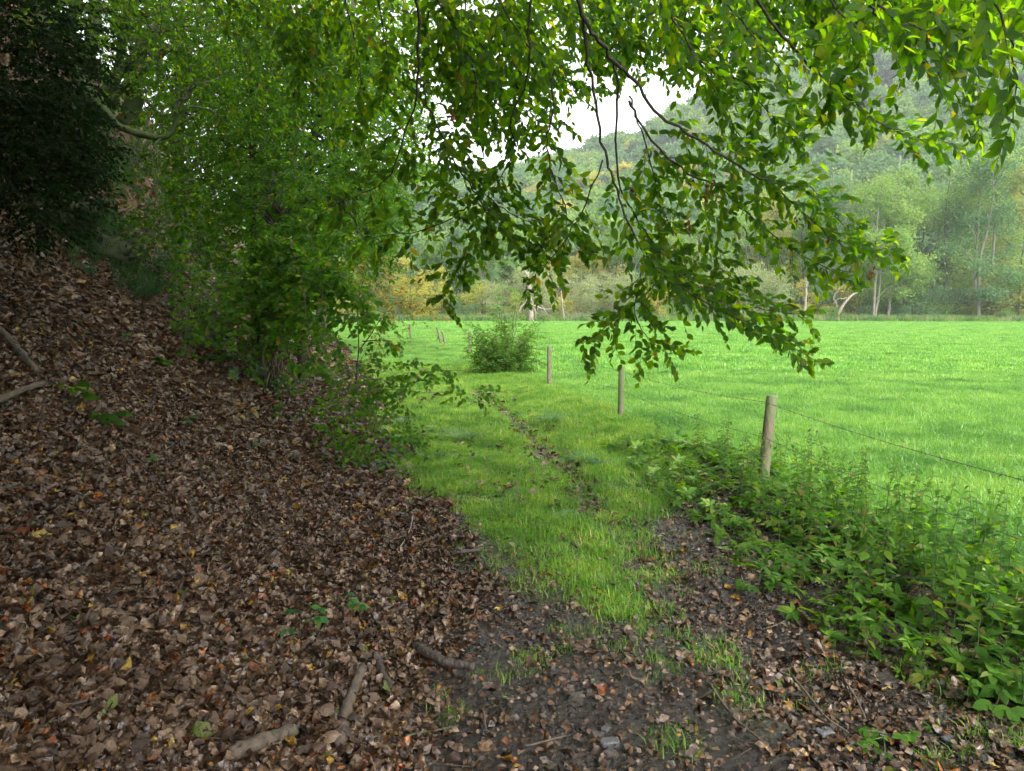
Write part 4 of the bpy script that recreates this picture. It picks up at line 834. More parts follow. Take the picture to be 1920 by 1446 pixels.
rock("small mossy hummock at the lower end of the dark overhang", seat(265, 505), (.28, .3, .18), 3)
rock("moss-clad root hump under the crooked branch", seat(235, 300), (.30, .35, .42), 4)
rock("mossy mound on the crest beside the leaning trunk", seat(160, 125), (.42, .4, .38), 5)
rock("green mossy knob halfway along the upper bank", seat(300, 300), (.35, .4, .35), 6, tuft=600)
rock("small round mossy cushion sitting on the litter by the shrub", seat(478, 772), (.06, .06, .04), 7, "moss_cushion", "moss", 200)
hg = [clump(60, .12, .12, .3, .004, M_fern, 1.1, "bank_grass") for _ in range(4)] 
pts = []
for i in range(420):
    u = U(120, 520); v = U(-70, 70) + np.interp(u, [120, 200, 280, 360, 440, 520], [430, 470, 500, 500, 520, 560]) - (60 if U() < .4 else 0); pts.append(ground_hit(u, v))
for i in range(520):
    f_ = U(); pts.append(ground_hit(130 + 300 * f_ + U(-60, 70), 190 + 260 * f_ + U(-70, 60)))  # extra dark tufts added over the bright slope to stand for shade
pts = np.array(pts); n = len(pts)
scatter("bank_grass", pts, np.stack([U(-.2, .2, n), U(.3, .8, n), U(0, 6.28, n)], -1), U(.5, 1.1, n), hg, "dark shaggy grass and moss hanging on the bank with added tufts darkening its upper slope")
def fern(label, c, L, n_, yaw0):
    t_ = thing("fern", label, "fern", None, c)
    for i in range(n_):
        a = yaw0 + (i - n_ / 2) * .75 + U(-.2, .2); dr = np.array([math.cos(a), math.sin(a), 0]); tt = np.linspace(0, 1, 9)[:, None]; l = L * U(.8, 1.1)
        pt = dr * l * tt + np.array([0, 0, 1.]) * (l * (.75 * tt - .95 * tt ** 2)); sd = np.cross(dr, [0, 0, 1.]); k = 22; ti = np.linspace(.12, 1, k)
        q = np.stack([np.interp(ti, tt[:, 0], pt[:, j]) for j in range(3)], -1); w_ = np.sin(np.pi * (ti * .9 + .08)) * l * .24 + .01
        pos = np.repeat(q, 2, 0); dd = np.concatenate([[sd + dr * .35, -sd + dr * .35] for _ in range(k)]); dd[:, 2] -= .2
        V, F, r_ = place(leaf_t(3, .13, .2, .2), pos, frames(dd, np.tile([0, 0, 1.], (2 * k, 1))), np.repeat(w_, 2), U(0, 1, 2 * k)); V2, F2 = tube(pt, .003, 4)
        mb = MB(); mb.add(V, F, r_); mb.add(V2, F2); obj("frond", mb.mesh("frond", M_fern), t_)
def onbank(u, v): g = ground_hit(u, v); return g
fern("large dark fern arching out of the leaf-covered bank", onbank(135, 325), .75, 7, -.6)
fern("fern hanging below the stout stem in the bank shade", onbank(320, 505), .65, 7, -.8)
fern("small fern beside the mossy boulder", onbank(360, 470), .5, 6, -1.0)
fern("low fern at the shrub's upper edge on the bank", onbank(430, 520), .5, 6, -.5)

# ------------------------------------------------------------------ shrubs at the foot of the bank
def shrub(name, label, cat, base, stems, clouds, mt, ls, tm=M_stem, r=.014, nparts=0, tpl=None, L=.35, nl=8):
    O = np.array(base, float); t_ = thing(name, label, cat, None, O)
    for s_, rr in stems:
        pt = smooth_path(np.array(s_), 5, rr * .3); V, F = tube(pt, np.linspace(rr, rr * .3, len(pt)), 6); obj("stem", mesh_np("stem", V - O, F, tm), t_)
    LV, TW = [], []
    for c_, r_, ns in clouds: a = cloud(c_, r_, ns, L, nl, ls, face=(.2, -1, .7), fspread=.6); LV.append(a[:4]); TW.append(a[4])
    if LV: foliage(t_, O, LV, mt, tpl or T_kite, nparts, twigs=TW, twr=.0018, tmat=tm)
    return t_
def L3(px, d0, d1=None):
    d1 = d0 if d1 is None else d1; n_ = len(px); return [P(u, v, d0 + (d1 - d0) * i / (n_ - 1)) for i, (u, v) in enumerate(px)]
hb_ = G(490, 715)
ends = [(G(503 + U(-30, 40), 715 + U(-15, 20)), P(u, v, d)) for u, v, d in ((650, 540, 8.2), (612, 580, 8.2), (600, 510, 8.6), (560, 480, 9), (660, 600, 8), (690, 560, 8.1), (640, 660, 8), (740, 650, 7.9), (600, 700, 7.8), (520, 560, 8.7), (480, 540, 9), (430, 560, 9), (400, 600, 8.8), (380, 640, 8.5), (440, 650, 8.5), (560, 620, 8.3), (540, 680, 8), (690, 480, 8.6), (640, 450, 9), (700, 620, 8), (590, 640, 8), (460, 500, 9.3), (520, 450, 9.5))]
shoots("hazel_shrub", "big arching hazel shrub with light green leaves at the foot of the bank", "shrub", hb_, ends, M_hazel, .082, .017, 7, .34, .075, 220, tpl=T_big)
ends = [(G(400 + U(-60, 60), 620 + U(-40, 60)), ground_hit(u, v) + [0, 0, .15]) for u, v in ((340, 560), (370, 600), (330, 640), (420, 560), (390, 660), (450, 690), (350, 690), (480, 740), (410, 520), (440, 600), (330, 500), (470, 640))]
shoots("bramble_bush", "trailing bramble with pointed green leaves spreading down the bank beside the hazel", "bush", G(400, 620), ends, M_hazel, .07, .006, 5, .2, .09, 60, tpl=T_big, start=.05, tm=M_green_stem)
shrub("thorn_shrub", "thin thorn shrub with yellowing leaves beside the track", "shrub", G(672, 700), [
    (L3([(665, 735), (672, 650), (672, 560), (690, 500)], 9.6), .012), (L3([(672, 660), (700, 620), (720, 590), (760, 560)], 9.6), .008), (L3([(680, 640), (720, 638), (735, 640)], 9.5), .009), (L3([(670, 600), (720, 560), (780, 570)], 9.7), .007), (L3([(660, 740), (700, 700), (720, 660)], 9.4), .007)],
    [(P(740, 560, 9.7), (.42, .4, .22), 60), (P(700, 520, 9.8), (.35, .4, .25), 50), (P(680, 590, 9.7), (.3, .3, .3), 40), (P(790, 590, 9.7), (.2, .3, .14), 22)], M_yel, .05, M_twig)
shrub("bramble_bush", "tangled bramble with dark glossy leaves reaching over the track edge", "bush", G(690, 790), [
    (L3([(690, 800), (720, 730), (790, 700), (860, 695), (900, 705)], 7.6, 7.4), .005), (L3([(560, 735), (680, 728), (780, 735), (860, 740), (925, 775)], 7.4, 7.2), .004), (L3([(600, 770), (660, 750), (700, 735), (740, 700)], 7.3), .009), (L3([(520, 700), (620, 722), (700, 720)], 7.5), .006), (L3([(700, 820), (690, 760), (700, 660)], 7.8), .006)],
    [(P(745, 730, 7.4), (.3, .3, .2), 34), (P(800, 700, 7.5), (.25, .25, .12), 20), (P(880, 735, 7.3), (.22, .2, .06), 12), (P(720, 830, 7.3), (.4, .35, .13), 55), (P(640, 780, 7.5), (.3, .3, .2), 30), (P(690, 700, 7.7), (.35, .3, .25), 40)], M_hazel, .06, M_stem, nparts=120, tpl=T_big, L=.25, nl=6)
shrub("dead_bramble", "brown withered bramble stalks standing in front of the thorn shrub", "bush", G(670, 800), [
    (L3([(668, 820), (665, 760), (672, 690), (690, 650)], 8.6), .007), (L3([(680, 820), (690, 760), (700, 700), (716, 670)], 8.5), .005), (L3([(650, 800), (660, 740), (650, 680)], 8.6), .005), (L3([(700, 810), (706, 760), (690, 720)], 8.5), .005)],
    [(P(690, 710, 8.6), (.2, .2, .25), 24)], leaf_mat("withered_leaf", [(0, (.05, .03, .02)), (1, (.12, .08, .05))], (1.2, 1.1, 1), .15, .7), .04, M_twig, L=.18, nl=5)
shrub("ivy_patch", "glossy ivy and bramble trailing down the bank below the hazel", "ivy", G(350, 600), [
    (L3([(330, 560), (350, 620), (400, 660)], 9.0, 8.4), .005)], [(ground_hit(360, 640) + [0, 0, .1], (.5, .4, .16), 60), (ground_hit(430, 700) + [0, 0, .1], (.45, .4, .16), 60), (ground_hit(400, 600) + [0, 0, .15], (.6, .5, .2), 70), (ground_hit(380, 540) + [0, 0, .2], (.6, .5, .3), 70), (ground_hit(500, 730) + [0, 0, .08], (.4, .3, .12), 40)], M_glossy, .06, nparts=60, tpl=T_big, L=.25, nl=6)
# round bush around old posts
O = P(945, 660, 19.0); O[2] = float(H(O[0], O[1]))
t_ = thing("elder_bush", "round leafy bush swallowing two old fence posts beside the track", "bush", None, O); LV, TW = [], []
for dx, dz, r_, ns in ((0, .55, (.6, .5, .4), 160), (-.4, .3, (.4, .5, .3), 90), (.4, .3, (.4, .5, .3), 90)):
    a = cloud(O + [dx, 0, dz], r_, ns, .3, 7, .07, face=(0, -1, .8)); LV.append(a[:4]); TW.append(a[4])
for i in range(95):
    a = U(0, 6.28); e = O + [1.0 * math.cos(a) * U(.5, 1.15), .8 * math.sin(a), U(.25, 1.35)]; s_ = O + (e - O) * .35; k_ = 7; st = s_ + (e - s_) * np.linspace(0, 1, k_)[:, None]
    a = sprays(st, nrm(e - s_) + rand_dirs(k_) * .8, U(.15, .3, k_), 7, .07, .2, .3, (0, -1, .9), .6); LV.append(a[:4]); TW.append(a[4])
foliage(t_, O, LV, M_hazel, T_kite, twigs=TW, twr=.003)
for i in range(9):
    a = i * .7; pt = smooth_path([O + [0, 0, 0], O + [.35 * math.cos(a), .3 * math.sin(a), .6], O + [.8 * math.cos(a), .6 * math.sin(a), 1.1]], 5, .02); V, F = tube(pt, np.linspace(.02, .006, len(pt)), 6); obj("stem", mesh_np("stem", V - O, F, M_stem), t_)
# ash sapling
O = P(955, 640, 20.0); O[2] = float(H(O[0], O[1]))
t_ = thing("ash_sapling", "young ash sapling with feathery light leaves rising above the round bush", "sapling", None, O); LV = []
for i in range(7):
    a = U(0, 6.28); top = O + [.75 * math.cos(a) * U(.3, 1.3), .6 * math.sin(a), U(1.6, 2.7)]; pt = smooth_path([O, (O + top) / 2 + [0, 0, .2], top], 6, .02); V, F = tube(pt, np.linspace(.018, .005, len(pt)), 6); obj("stem", mesh_np("stem", V - O, F, M_green_stem), t_)
    nn = 11; s0 = pt[rng.integers(3, len(pt), nn)]; dd = rand_dirs(nn) * [1, 1, .3] + [0, 0, .25]; q = sprays(s0, dd, U(.2, .35, nn), 9, .085, .3, .2, (0, -1, .9), .5); LV.append(q[:4])
foliage(t_, O, LV, M_ash, T_kite)

# ------------------------------------------------------------------ nettles and undergrowth at the right
T_net = [leaf_t(4, .27, .25, .35, None, .015), leaf_t(4, .3, .1, .5, None, .02), leaf_t(4, .24, .4, .25, None, .01)]
netme = [tpl_mesh("leaf", t_, M_nett) for t_ in T_net]
def nettle(label, x, y, h, group, parts=True, mt=None):
    z = float(H(x, y)); lean = rng.normal(0, .13, 2); t_ = thing("nettle_plant", label, "nettle", group, (x, y, z), U(0, 6.28))
    pt = smooth_path([[0, 0, -.02], [lean[0] * .2 * h, lean[1] * .2 * h, h * .5], [lean[0] * h, lean[1] * h, h]], 5, .004); V, F = tube(pt, np.linspace(.003, .0013, len(pt)), 5); obj("stem", mesh_np("stem", V, F, M_green_stem), t_)
    nn = int(h / .045); zs = np.linspace(.25, 1, nn); pos, dd, nr, sz = [], [], [], []
    for i, s_ in enumerate(zs):
        p_ = np.array([np.interp(s_, np.linspace(0, 1, len(pt)), pt[:, j]) for j in range(3)]); a0 = i * 1.57 + U(-.3, .3)
        for q in (0, math.pi):
            if U() < .08: continue
            a = a0 + q + U(-.25, .25); pos.append(p_); dd.append([math.cos(a), math.sin(a), U(-.35, .45)]); nr.append([U(-.3, .3), U(-.3, .3), 1]); sz.append(U(.05, .085) * (1.05 - .5 * max(0, s_ - .55) / .45))
    pos, dd, nr, sz = map(np.array, (pos, dd, nr, sz)); M = frames(dd, nr)
    if parts:
        for i in range(len(pos)):
            o = obj("leaf", netme[rng.integers(0, 3)], t_); o.matrix_local = Matrix.Translation(pos[i]) @ Matrix(M[i].tolist()).to_4x4() @ Matrix.Scale(float(sz[i]), 4)
    else:
        V, F, r_ = place(T_net[0], pos, M, sz, U(0, 1, len(pos))); obj("foliage", mesh_np("foliage", V, F, M_nett, r_), t_, "stuff")
    return t_
cnt = 0; tries = 0
while cnt < 150 and tries < 4000:
    tries += 1
    y = 2.9 + 6.2 * U() ** 1.2; xl = np.interp(y, [2.9, 3.2, 3.8, 4.6, 6.7, 9.2], [2.05, 1.75, 1.62, 1.55, 1.6, 1.2]); xr = min(fence_x(y) + .75, .74 * y + .25)
    x = U(xl, max(xr, xl + .1))
    if y > 7.5 and U() < .6: continue
    edge = sstep(x - xl, 0, .6); h = (.17 + .47 * edge * U(.6, 1.1)) * (1 - .35 * sstep(y, 6.5, 9)) * (1 - .35 * sstep(x - fence_x(y), .1, .8))
    lab, grp = (("low nettle at the front edge of the patch beside the muddy rut", "short nettles edging the rut") if edge < .5 else
                ("tall nettle in the thick patch beyond the nearest fence post wire", "nettles beyond the fence wire") if x > fence_x(y) else
                ("leafy nettle in the thick patch below the nearest fence post", "nettles in the patch below the nearest post") if y > 5 else
                ("large-leaved nettle in the dark corner of the patch near the dead leaves", "nettles in the near corner of the patch")) if y < 7.5 else ("sparse nettle standing between the second post and the patch", "scattered nettles by the second post")
    nettle(lab, x, y, h, grp, (y < 5.2)); cnt += 1
# low seedlings with single leaves
def seedling(label, u, v, n_, ls, h, mt=M_glossy, name="bramble_seedling", cat="seedling", spread=.12, tpl=None):
    g = ground_hit(u, v); t_ = thing(name, label, cat, None, g); me_ = tpl_mesh("leaf", tpl or T_big[1], mt)
    for i in range(n_):
        a = U(0, 6.28); r_ = spread * U(.3, 1.3); p_ = np.array([r_ * math.cos(a), r_ * math.sin(a), h * U(.6, 1.2)])
        V, F = tube(smooth_path([[0, 0, 0], p_ * [.5, .5, .8], p_], 3), .002, 4); obj("stem", mesh_np("stem", V, F, M_green_stem), t_)
        for k in range(3):
            b = a + (k - 1) * 1.1; d = np.array([math.cos(b), math.sin(b), U(-.1, .3)]); M = frames(d[None], np.array([[U(-.2, .2), -.5, 1.]]))[0]
            o = obj("leaf", me_, t_); o.matrix_local = Matrix.Translation(p_) @ Matrix(M.tolist()).to_4x4() @ Matrix.Scale(ls * float(U(.75, 1.15)), 4)
seedling("dark green bramble seedling alone in the middle of the leaf litter", 560, 1180, 9, .06, .06)
seedling("tall bright bramble shoot low on the bank beside a pale broken branch", 135, 770, 6, .10, .16, M_hazel)
seedling("bramble shoot with broad leaves just right of the pale broken branch", 200, 810, 6, .10, .12, M_hazel)
seedling("small leafy shoot among litter under the hazel", 310, 690, 6, .09, .12, M_hazel)
seedling("yellowing seedling at the foot of the hazel", 455, 790, 5, .07, .1, M_yel)
seedling("fresh green seedling hanging below the hazel branches", 400, 690, 6, .09, .14, M_hazel)
seedling("low bramble leaves at the junction of litter and grass", 720, 860, 9, .08, .08)
seedling("trailing bramble leaves where the thorn shrub meets the grass", 755, 835, 10, .07, .09)
seedling("glossy bramble leaves on litter under the withered stalks", 700, 880, 8, .07, .06)
seedling("small sprig of green leaves left of the low bramble leaves", 640, 800, 6, .07, .1, M_hazel)
seedling("tiny green sprig in litter near the bottom of the bank", 265, 870, 4, .06, .06)
seedling("little green sprout in the leaf litter beside the mud edge", 700, 1140, 4, .035, .04, M_hazel)
seedling("green clover-like sprig beside the upper mud edge", 680, 965, 4, .04, .04, M_hazel)
seedling("broad-leaved green weed in the near corner below the nettles", 1850, 1300, 8, .09, .1, M_nett)
seedling("low leafy weed on dark soil clods near the bottom corner", 1880, 1350, 7, .08, .08, M_nett)
seedling("small pale green weed near twigs at the bottom of the rut", 1680, 1390, 8, .045, .05, M_nett)
seedling("leafy green weed spreading over mud at the bottom edge", 1660, 1425, 8, .045, .05, M_nett)
seedling("bluish bramble leaves at the verge before the second post", 1130, 870, 5, .08, .06)
seedling("weed with pointed leaves at the near edge of the nettle patch", 1600, 1180, 8, .06, .08, M_nett)
seedling("bright weed clump beside the grass strip and the nettles", 1420, 1110, 8, .05, .07, M_nett)
ends = [(G(u0, v0), ground_hit(u, v) + [0, 0, h_]) for u0, v0, u, v, h_ in ((650, 780, 600, 730, .35), (650, 780, 700, 760, .4), (660, 800, 740, 800, .3), (660, 800, 610, 830, .15), (690, 820, 780, 850, .15), (690, 820, 660, 880, .08), (640, 760, 560, 770, .2), (700, 830, 800, 870, .1), (640, 770, 540, 740, .3), (620, 740, 520, 800, .1), (680, 790, 760, 740, .4))]
shoots("bramble_bush", "low bramble straggling along the seam of leaf litter and grass under the thorn shrub", "bush", G(660, 800), ends, M_hazel, .055, .005, 5, .18, .10, 40, tpl=T_big, start=.1, tm=M_stem)
for lab_, u_, v_, n__ in (("ivy tendril with small dark leaves halfway down the litter slope", 330, 800, 5), ("lone green shoot on the litter slope above the pale broken branch", 60, 620, 4), ("pair of pointed leaves poking out of litter beside the hazel stems", 470, 850, 4), ("dark leaves of young ivy near the curved wet stick", 640, 1150, 5), ("green sprout on the litter slope left of the hazel shrub", 240, 640, 5)): seedling(lab_, u_, v_, n__, .06, .07, M_glossy)
# ground cover under nettles
n = 1900; y = 3.0 + 5.8 * U(0, 1, n); x = np.interp(y, [2.9, 3.8, 6.7, 9], [2.0, 1.55, 1.35, 1.0]) + U(0, 1, n) ** .8 * 2.0; k = (x < fence_x(y) + .5); x, y = x[k], y[k]
scatter("ground_cover", np.stack([x, y, H(x, y) + U(0, .12, len(x))], -1), np.stack([rng.normal(0, .3, len(x)), rng.normal(0, .3, len(x)), U(0, 6.28, len(x))], -1), U(.4, .9, len(x)), ros, "low mixed leaves and ground ivy growing under the nettles")

# ------------------------------------------------------------------ the wood across the meadow
def wood_tree(h, cw, nclump, per, mt, bark, ls=.26, low=.25, lean=0, seedv=0, forks=1, sparse=1.0):
    """Trunk and crown meshes of a tree h metres tall."""
    tm = MB(); cents = []
    for f in range(forks):
        a = U(0, 6.28); off = np.array([math.cos(a), math.sin(a), 0]) * (.5 if forks > 1 else 0)
        tp = np.array([[0, 0, -.4], [0, 0, h * .02], [lean * h * .3, 0, h * .3], [lean * h * .6, .01 * h, h * .6], [lean * h, 0, h * .93]]); tp[:, 0] += rng.normal(0, h * .012, 5); tp += off * np.array([.5, .6, 1.2, 2.2, 3])[:, None]
        pt = smooth_path(tp, 4, h * .003); r0 = h * .011; V, F = tube(pt, np.linspace(r0, r0 * .2, len(pt)), 7); tm.add(V, F)
        for j in range(12):
            s_ = U(low, .95); b = pt[int(s_ * (len(pt) - 1))]; a = U(0, 6.28); env = math.sin(math.pi * min(1, (s_ - low * .6) / (1 - low * .6)) ** .8) ** .6 * cw * U(.6, 1.05)
            e = b + [math.cos(a) * env, math.sin(a) * env, env * U(.25, .9)]; pt2 = smooth_path([b, (b + e) / 2 + [0, 0, env * .1], e], 3, .05); V, F = tube(pt2, np.linspace(r0 * .4, .02, len(pt2)), 5); tm.add(V, F)
            for q in (.55, .8, 1.0): cents.append(b + (e - b) * q)
    cents = np.array(cents); nc = nclump; base = cents[rng.integers(0, len(cents), nc)] + rng.normal(0, cw * .13, (nc, 3)); base[:, 2] = np.clip(base[:, 2], h * low * .5, h)
    rad = U(.35, .95, nc) * cw * .24; c_ = np.repeat(base, per, 0) + rng.normal(0, 1, (nc * per, 3)) * np.repeat(rad, per)[:, None] * [1, 1, .55]
    V, F, r_ = place(leaf_tri2(.4), c_, frames(rand_dirs(len(c_)) + [0, 0, -.6], rand_dirs(len(c_)) * .8 + nrm((c_ - np.repeat(base, per, 0))) * .5 + nrm(c_ * [1, 1, 0] + 1e-6) * .6 + [0, 0, .35]), U(.6, 1.3, len(c_)) * ls, np.clip(np.repeat(U(0, 1, nc), per) * .6 + U(0, .4, len(c_)), 0, .999))
    return tm.mesh("trunk", bark), mesh_np("crown", V, F, mt, r_)
VT = {}
def variant(key, **kw): VT[key] = wood_tree(**kw)
variant("alder0", h=22, cw=4.6, nclump=120, per=80, mt=M_far[2], bark=M_palebark, low=.32)
variant("alder1", h=21, cw=4.2, nclump=120, per=80, mt=M_far[0], bark=M_bark, low=.25, lean=.03)
variant("alder2", h=20, cw=4.8, nclump=130, per=80, mt=M_far[2], bark=M_palebark, low=.38, forks=2)
variant("ash0", h=23, cw=4.6, nclump=110, per=80, mt=M_far[1], bark=M_palebark, low=.3, forks=2)
variant("ash1", h=21, cw=5.0, nclump=130, per=80, mt=M_far[0], bark=M_bark, low=.15)
variant("maple", h=15, cw=4.4, nclump=120, per=80, mt=M_far[3], bark=M_bark, low=.15)
variant("rust", h=18, cw=4.5, nclump=120, per=80, mt=M_far[6], bark=M_bark, low=.2)
variant("dark", h=20, cw=4.0, nclump=140, per=80, mt=M_far[5], bark=M_bark, low=.08)
variant("willow", h=7.5, cw=3.6, nclump=90, per=80, mt=M_far[4], bark=M_deadwood, low=.0, ls=.2, forks=3)
variant("shrub0", h=4.5, cw=3.2, nclump=70, per=70, mt=M_far[1], bark=M_bark, low=.0, ls=.2, forks=2)
variant("shrub1", h=4.0, cw=3.0, nclump=70, per=70, mt=M_far[0], bark=M_bark, low=.0, ls=.2, forks=2)
variant("shrub2", h=5.5, cw=3.0, nclump=70, per=70, mt=M_far[3], bark=M_bark, low=.0, ls=.2, forks=2)
def plant(key, u, d, s, label, cat="tree", group=None, name=None, sz=1.0):
    x = (u - 960) / FPX * d * 1.003; z = float(H(x, d)); nm = name or {"alder0": "alder_tree", "alder1": "alder_tree", "alder2": "alder_tree", "ash0": "ash_tree", "ash1": "ash_tree", "maple": "maple_tree", "rust": "oak_tree", "dark": "spruce_tree", "willow": "willow_bush"}.get(key, "shrub")
    t_ = thing(nm, label, cat, group, (x, d, z - .1), U(0, 6.28)); t_.scale = (s * sz, s * sz, s)
    obj("trunk", VT[key][0], t_); obj("crown", VT[key][1], t_); return t_
front = [("alder2", 1632, 100, 1.02, "tall light green tree with pale forked trunk rooted at the meadow's far edge"), ("alder0", 1662, 101, 1.1, "tall tree with mossy pale trunk just beside the pale forked trunk"),
 ("alder1", 1690, 103, 1.0, "tall green tree with slightly leaning trunk behind the pale trunks"), ("ash0", 1825, 100, 1.15, "tall tree with whitish double trunk near the edge of the view"), ("alder0", 1850, 103, 1.25, "very tall light green tree behind the whitish double trunk"),
 ("rust", 1900, 101, 1.25, "yellowish tall tree closing the wood at the end of the meadow"), ("ash1", 1760, 104, 1.05, "full green tree between the pale trunks and the whitish double trunk"), ("ash0", 1560, 106, 1.0, "blue-green tree behind the overhanging branch tips"),
 ("maple", 775, 98, .62, "small yellow maple at the far meadow edge beyond the fence posts"), ("maple", 815, 101, .55, "lower yellow-green tree beside the small yellow maple"), ("ash0", 745, 112, .95, "blue-green tree with bare pale stem behind the yellow maple"),
 ("dark", 860, 118, .85, "dark evergreen between the blue-green tree and the pale willow"), ("alder1", 905, 108, .72, "green tree behind the ash sapling at the far edge"), ("ash1", 700, 100, .6, "bushy green tree at the far end of the track"),
 ("rust", 1450, 118, 1.1, "autumn orange-tinted tree behind the willows"), ("maple", 1430, 140, 1.45, "bright yellow tree standing above the willow thicket"), ("dark", 1240, 112, .72, "dark tree between the two willow thickets"), ("ash0", 1180, 114, .85, "tall blue-green tree behind the broken willow")]
for k_, u, d, s_, lab in front: plant(k_, u, d, s_, lab)
for i in range(46):
    u = 560 + i * 31 + U(-12, 12); d = U(108, 134); key = ["alder0", "alder1", "ash0", "ash1", "dark", "rust", "alder2", "ash0", "ash1"][rng.integers(0, 9)]
    hs_ = np.interp(u, [560, 900, 1200, 1500, 1700, 1950], [.65, .62, .68, .95, 1.2, 1.35]) * U(.85, 1.15)
    plant(key, u, d, hs_, {"dark": "dark tree deep in the hazy wood behind the meadow", "rust": "yellowish tree deep in the hazy wood behind the meadow"}.get(key, "green tree deep in the hazy wood behind the meadow"), "tree", "trees deep in the wood")
    C.objects[-1].parent["label"] = C.objects[-1].parent["label"].replace("behind the meadow", np.array(["beyond the track bend", "beyond the yellow maple", "above the round bush", "behind the broken dead trunk", "behind the lowest hanging leaves", "behind the pale willow thicket", "behind the pale forked trunk", "behind the whitish double trunk"])[min(7, int(np.searchsorted([700, 860, 960, 1120, 1330, 1520, 1740], u)))])
wl = [(1010, 99, 1.0, "pale grey-green willow thicket around a broken dead trunk"), (1080, 100, .9, "pale willow bush right beside the broken dead trunk"), (1150, 102, .95, "rounded olive willow bush below the hanging branches"), (1380, 100, 1.1, "big pale willow thicket under the overhanging branch"), (1440, 101, 1.0, "pale willow bush beside a leaning bare trunk"), (1330, 103, .95, "pale willow bush half hidden by the lowest hanging leaves"), (935, 101, .8, "small pale willow behind the ash sapling")]
for u, d, s_, lab in wl: plant("willow", u, d, s_, lab, "bush")
for i in range(44):
    u = 600 + i * 31 + U(-10, 10); key = ["shrub0", "shrub1", "shrub1", "shrub0", "shrub2"][rng.integers(0, 5)]
    if 960 < u < 1180 or 1330 < u < 1480: key = "willow" if U() < .5 else key
    plant(key, u, U(98, 104) if i % 2 else U(103, 110), (U(.35, .6) if i % 2 else U(.7, 1.15)) * (.6 if key == "willow" else 1), {"shrub2": "yellow-green shrub in the thicket edging the far meadow", "willow": "small pale shrub in the thicket edging the far meadow"}.get(key, "green shrub in the thicket edging the far meadow"), "shrub", "shrubs edging the far meadow", "shrub")
    C.objects[-1].parent["label"] = C.objects[-1].parent["label"].replace("in the thicket edging the far meadow", np.array(["at the far meadow edge by the track bend", "at the far meadow edge by the yellow maple", "at the far meadow edge behind the round bush", "at the far meadow edge near the broken dead trunk", "at the far meadow edge below the hanging leaves", "at the far meadow edge among the pale willows", "at the foot of the pale forked trunk", "at the foot of the whitish double trunk"])[min(7, int(np.searchsorted([700, 860, 960, 1120, 1330, 1520, 1740], u)))])
def snag(label, px, d, r, branches, cat="dead tree"):
    pts = L3(px, d); O = np.array(pts[0]); O[2] = float(H(O[0], O[1])); pts[0] = O + [0, 0, -.2]; t_ = thing("dead_tree", label, cat, None, O)
    pt = smooth_path(pts, 5, r * .2); V, F = bumpy_tube(pt, np.linspace(r, r * .4, len(pt)), 9, .3, 3); obj("trunk", mesh_np("trunk", V - O, F, M_deadwood), t_)
    for b in branches:
        pt = smooth_path(L3(b, d - .4), 5, .05); V, F = tube(pt, np.linspace(r * .35, .03, len(pt)), 6); obj("branch", mesh_np("branch", V - O, F, M_deadwood), t_)
snag("broken pale dead trunk with splayed bare branches at the meadow's far edge", [(997, 605), (995, 580), (992, 545), (990, 510)], 96, .42, [[(992, 545), (1010, 565), (1030, 595)], [(992, 560), (975, 580), (970, 600)], [(994, 570), (1020, 580), (1040, 578)], [(990, 520), (982, 505), (975, 510)], [(992, 550), (1002, 580), (1006, 602)]])
snag("leaning bare dead trunk resting low among the willows", [(1565, 585), (1590, 560), (1618, 543)], 98, .22, [[(1570, 580), (1565, 555), (1580, 535)], [(1590, 560), (1575, 560), (1560, 570)]])
snag("slim bare trunk standing alone between willow and alders", [(1508, 600), (1510, 560), (1512, 520)], 97, .22, [[(1511, 540), (1516, 525), (1524, 515)]])
snag("small dead sapling in front of the olive willow", [(1058, 600), (1055, 570), (1052, 545)], 96.5, .14, [[(1055, 570), (1064, 556), (1070, 548)], [(1054, 565), (1046, 555), (1040, 553)]])
# rough growth under the trees
n = 2600; u = U(560, 1960, n); d = U(96.5, 104, n); x = (u - 960) / FPX * d
rough = [clump(70, .8, .3, .95, .03, leaf_m, .5) for leaf_m in (M_far[0], M_far[4], M_far[2], M_far[1])]
scatter("rough_grass", np.stack([x, d, H(x, d)], -1), np.stack([x * 0, x * 0, U(0, 6.28, n)], -1), U(.6, 1.3, n), rough, "rank grass and brambles along the far edge of the meadow")
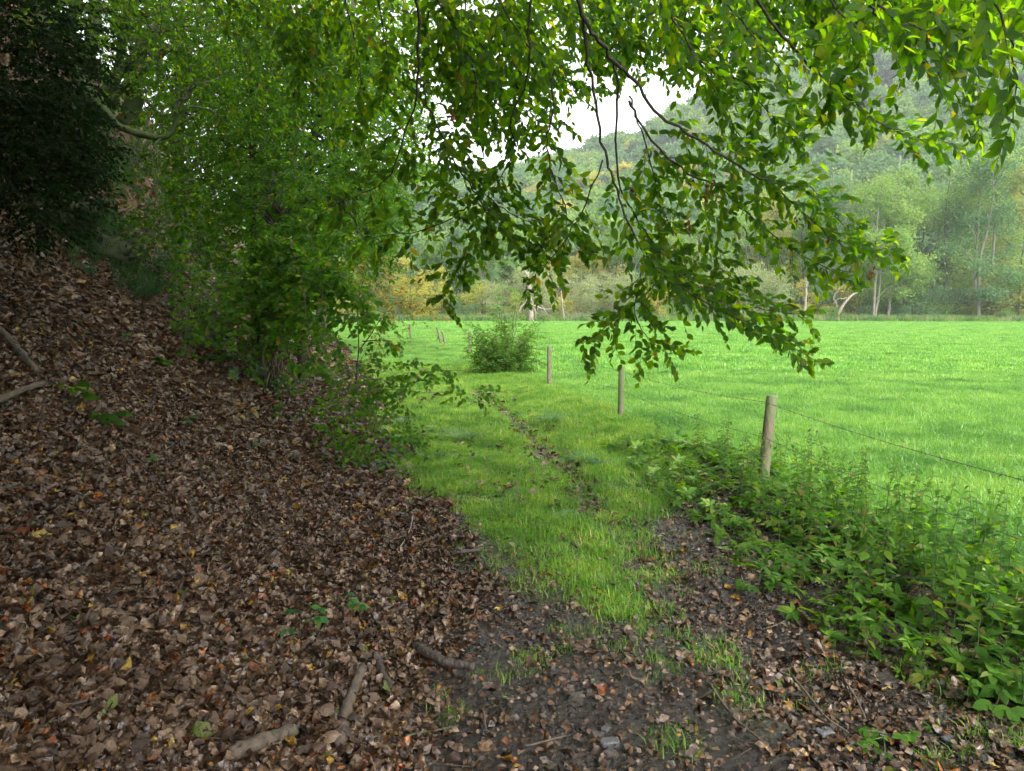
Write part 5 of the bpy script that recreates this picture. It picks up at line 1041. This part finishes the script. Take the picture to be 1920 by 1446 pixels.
# wooded hill
hv = []
for mi, (w_, h_) in ((0, (5.0, 11)), (1, (5.2, 12)), (2, (4.8, 11)), (6, (5, 11)), (0, (4.4, 12)), (1, (4.4, 13)), (3, (4.4, 10)), (5, (3.6, 13))):
    nc, per = 46, 42; c0 = rand_dirs(nc); c0[:, 2] = np.abs(c0[:, 2]) * 1.1 - .25; c0 = c0 * np.array([w_, w_, h_ * .48]) * U(.6, 1, (nc, 1)) + [0, 0, h_ * .5]
    c_ = np.repeat(c0, per, 0) + rng.normal(0, .75, (nc * per, 3)) * [1, 1, .6]
    V, F, r_ = place(leaf_tri2(.42), c_, frames(rand_dirs(len(c_)), rand_dirs(len(c_)) * .8 + nrm(c_ * [1, 1, 0] + 1e-6) * .7 + [0, 0, .5]), U(.5, 1.1, len(c_)), np.clip(np.repeat(U(0, 1, nc), per) * .7 + U(0, .3, len(c_)), 0, .999))
    mb = MB(); mb.add(V, F, r_); hv.append(mb.mesh("wooded_hill_tree", M_far[mi]))
hv = hv + [hv[0], hv[1], hv[2], hv[4], hv[5], hv[1], hv[0]]
gxx, gyy = np.meshgrid(np.arange(-190, 340, 7.4), np.arange(128, 440, 7.4)); x = (gxx + U(-3, 3, gxx.shape)).ravel(); y = (gyy + U(-3, 3, gyy.shape)).ravel(); k = (x > -.34 * y - 8) & (x < .78 * y + 8); x, y = x[k], y[k]
scatter("hillside_wood", np.stack([x, y, H(x, y) - .8], -1), np.stack([x * 0, x * 0, U(0, 6.28, len(x))], -1), U(.75, 1.35, len(x)), hv, "dense autumn-tinged wood covering the misty hillside")

# ------------------------------------------------------------------ damp air
V = np.array([[a, b, c] for a in (-478, 478) for b in (-52, 697) for c in (-4.0, 215.0)], float)
F = np.array([[0, 1, 3, 2], [4, 6, 7, 5], [0, 4, 5, 1], [2, 3, 7, 6], [0, 2, 6, 4], [1, 5, 7, 3]])
m, t, o = mat("damp_air"); pv = t.nodes.new("ShaderNodeVolumePrincipled"); pv.inputs["Color"].default_value = (.93, .97, 1, 1); pv.inputs["Density"].default_value = HAZE; pv.inputs["Anisotropy"].default_value = .2
t.links.new(pv.outputs[0], o.inputs["Volume"])
obj("haze", mesh_np("haze", V, F, m, None, False), None, "stuff", "thin pale mist filling the valley")
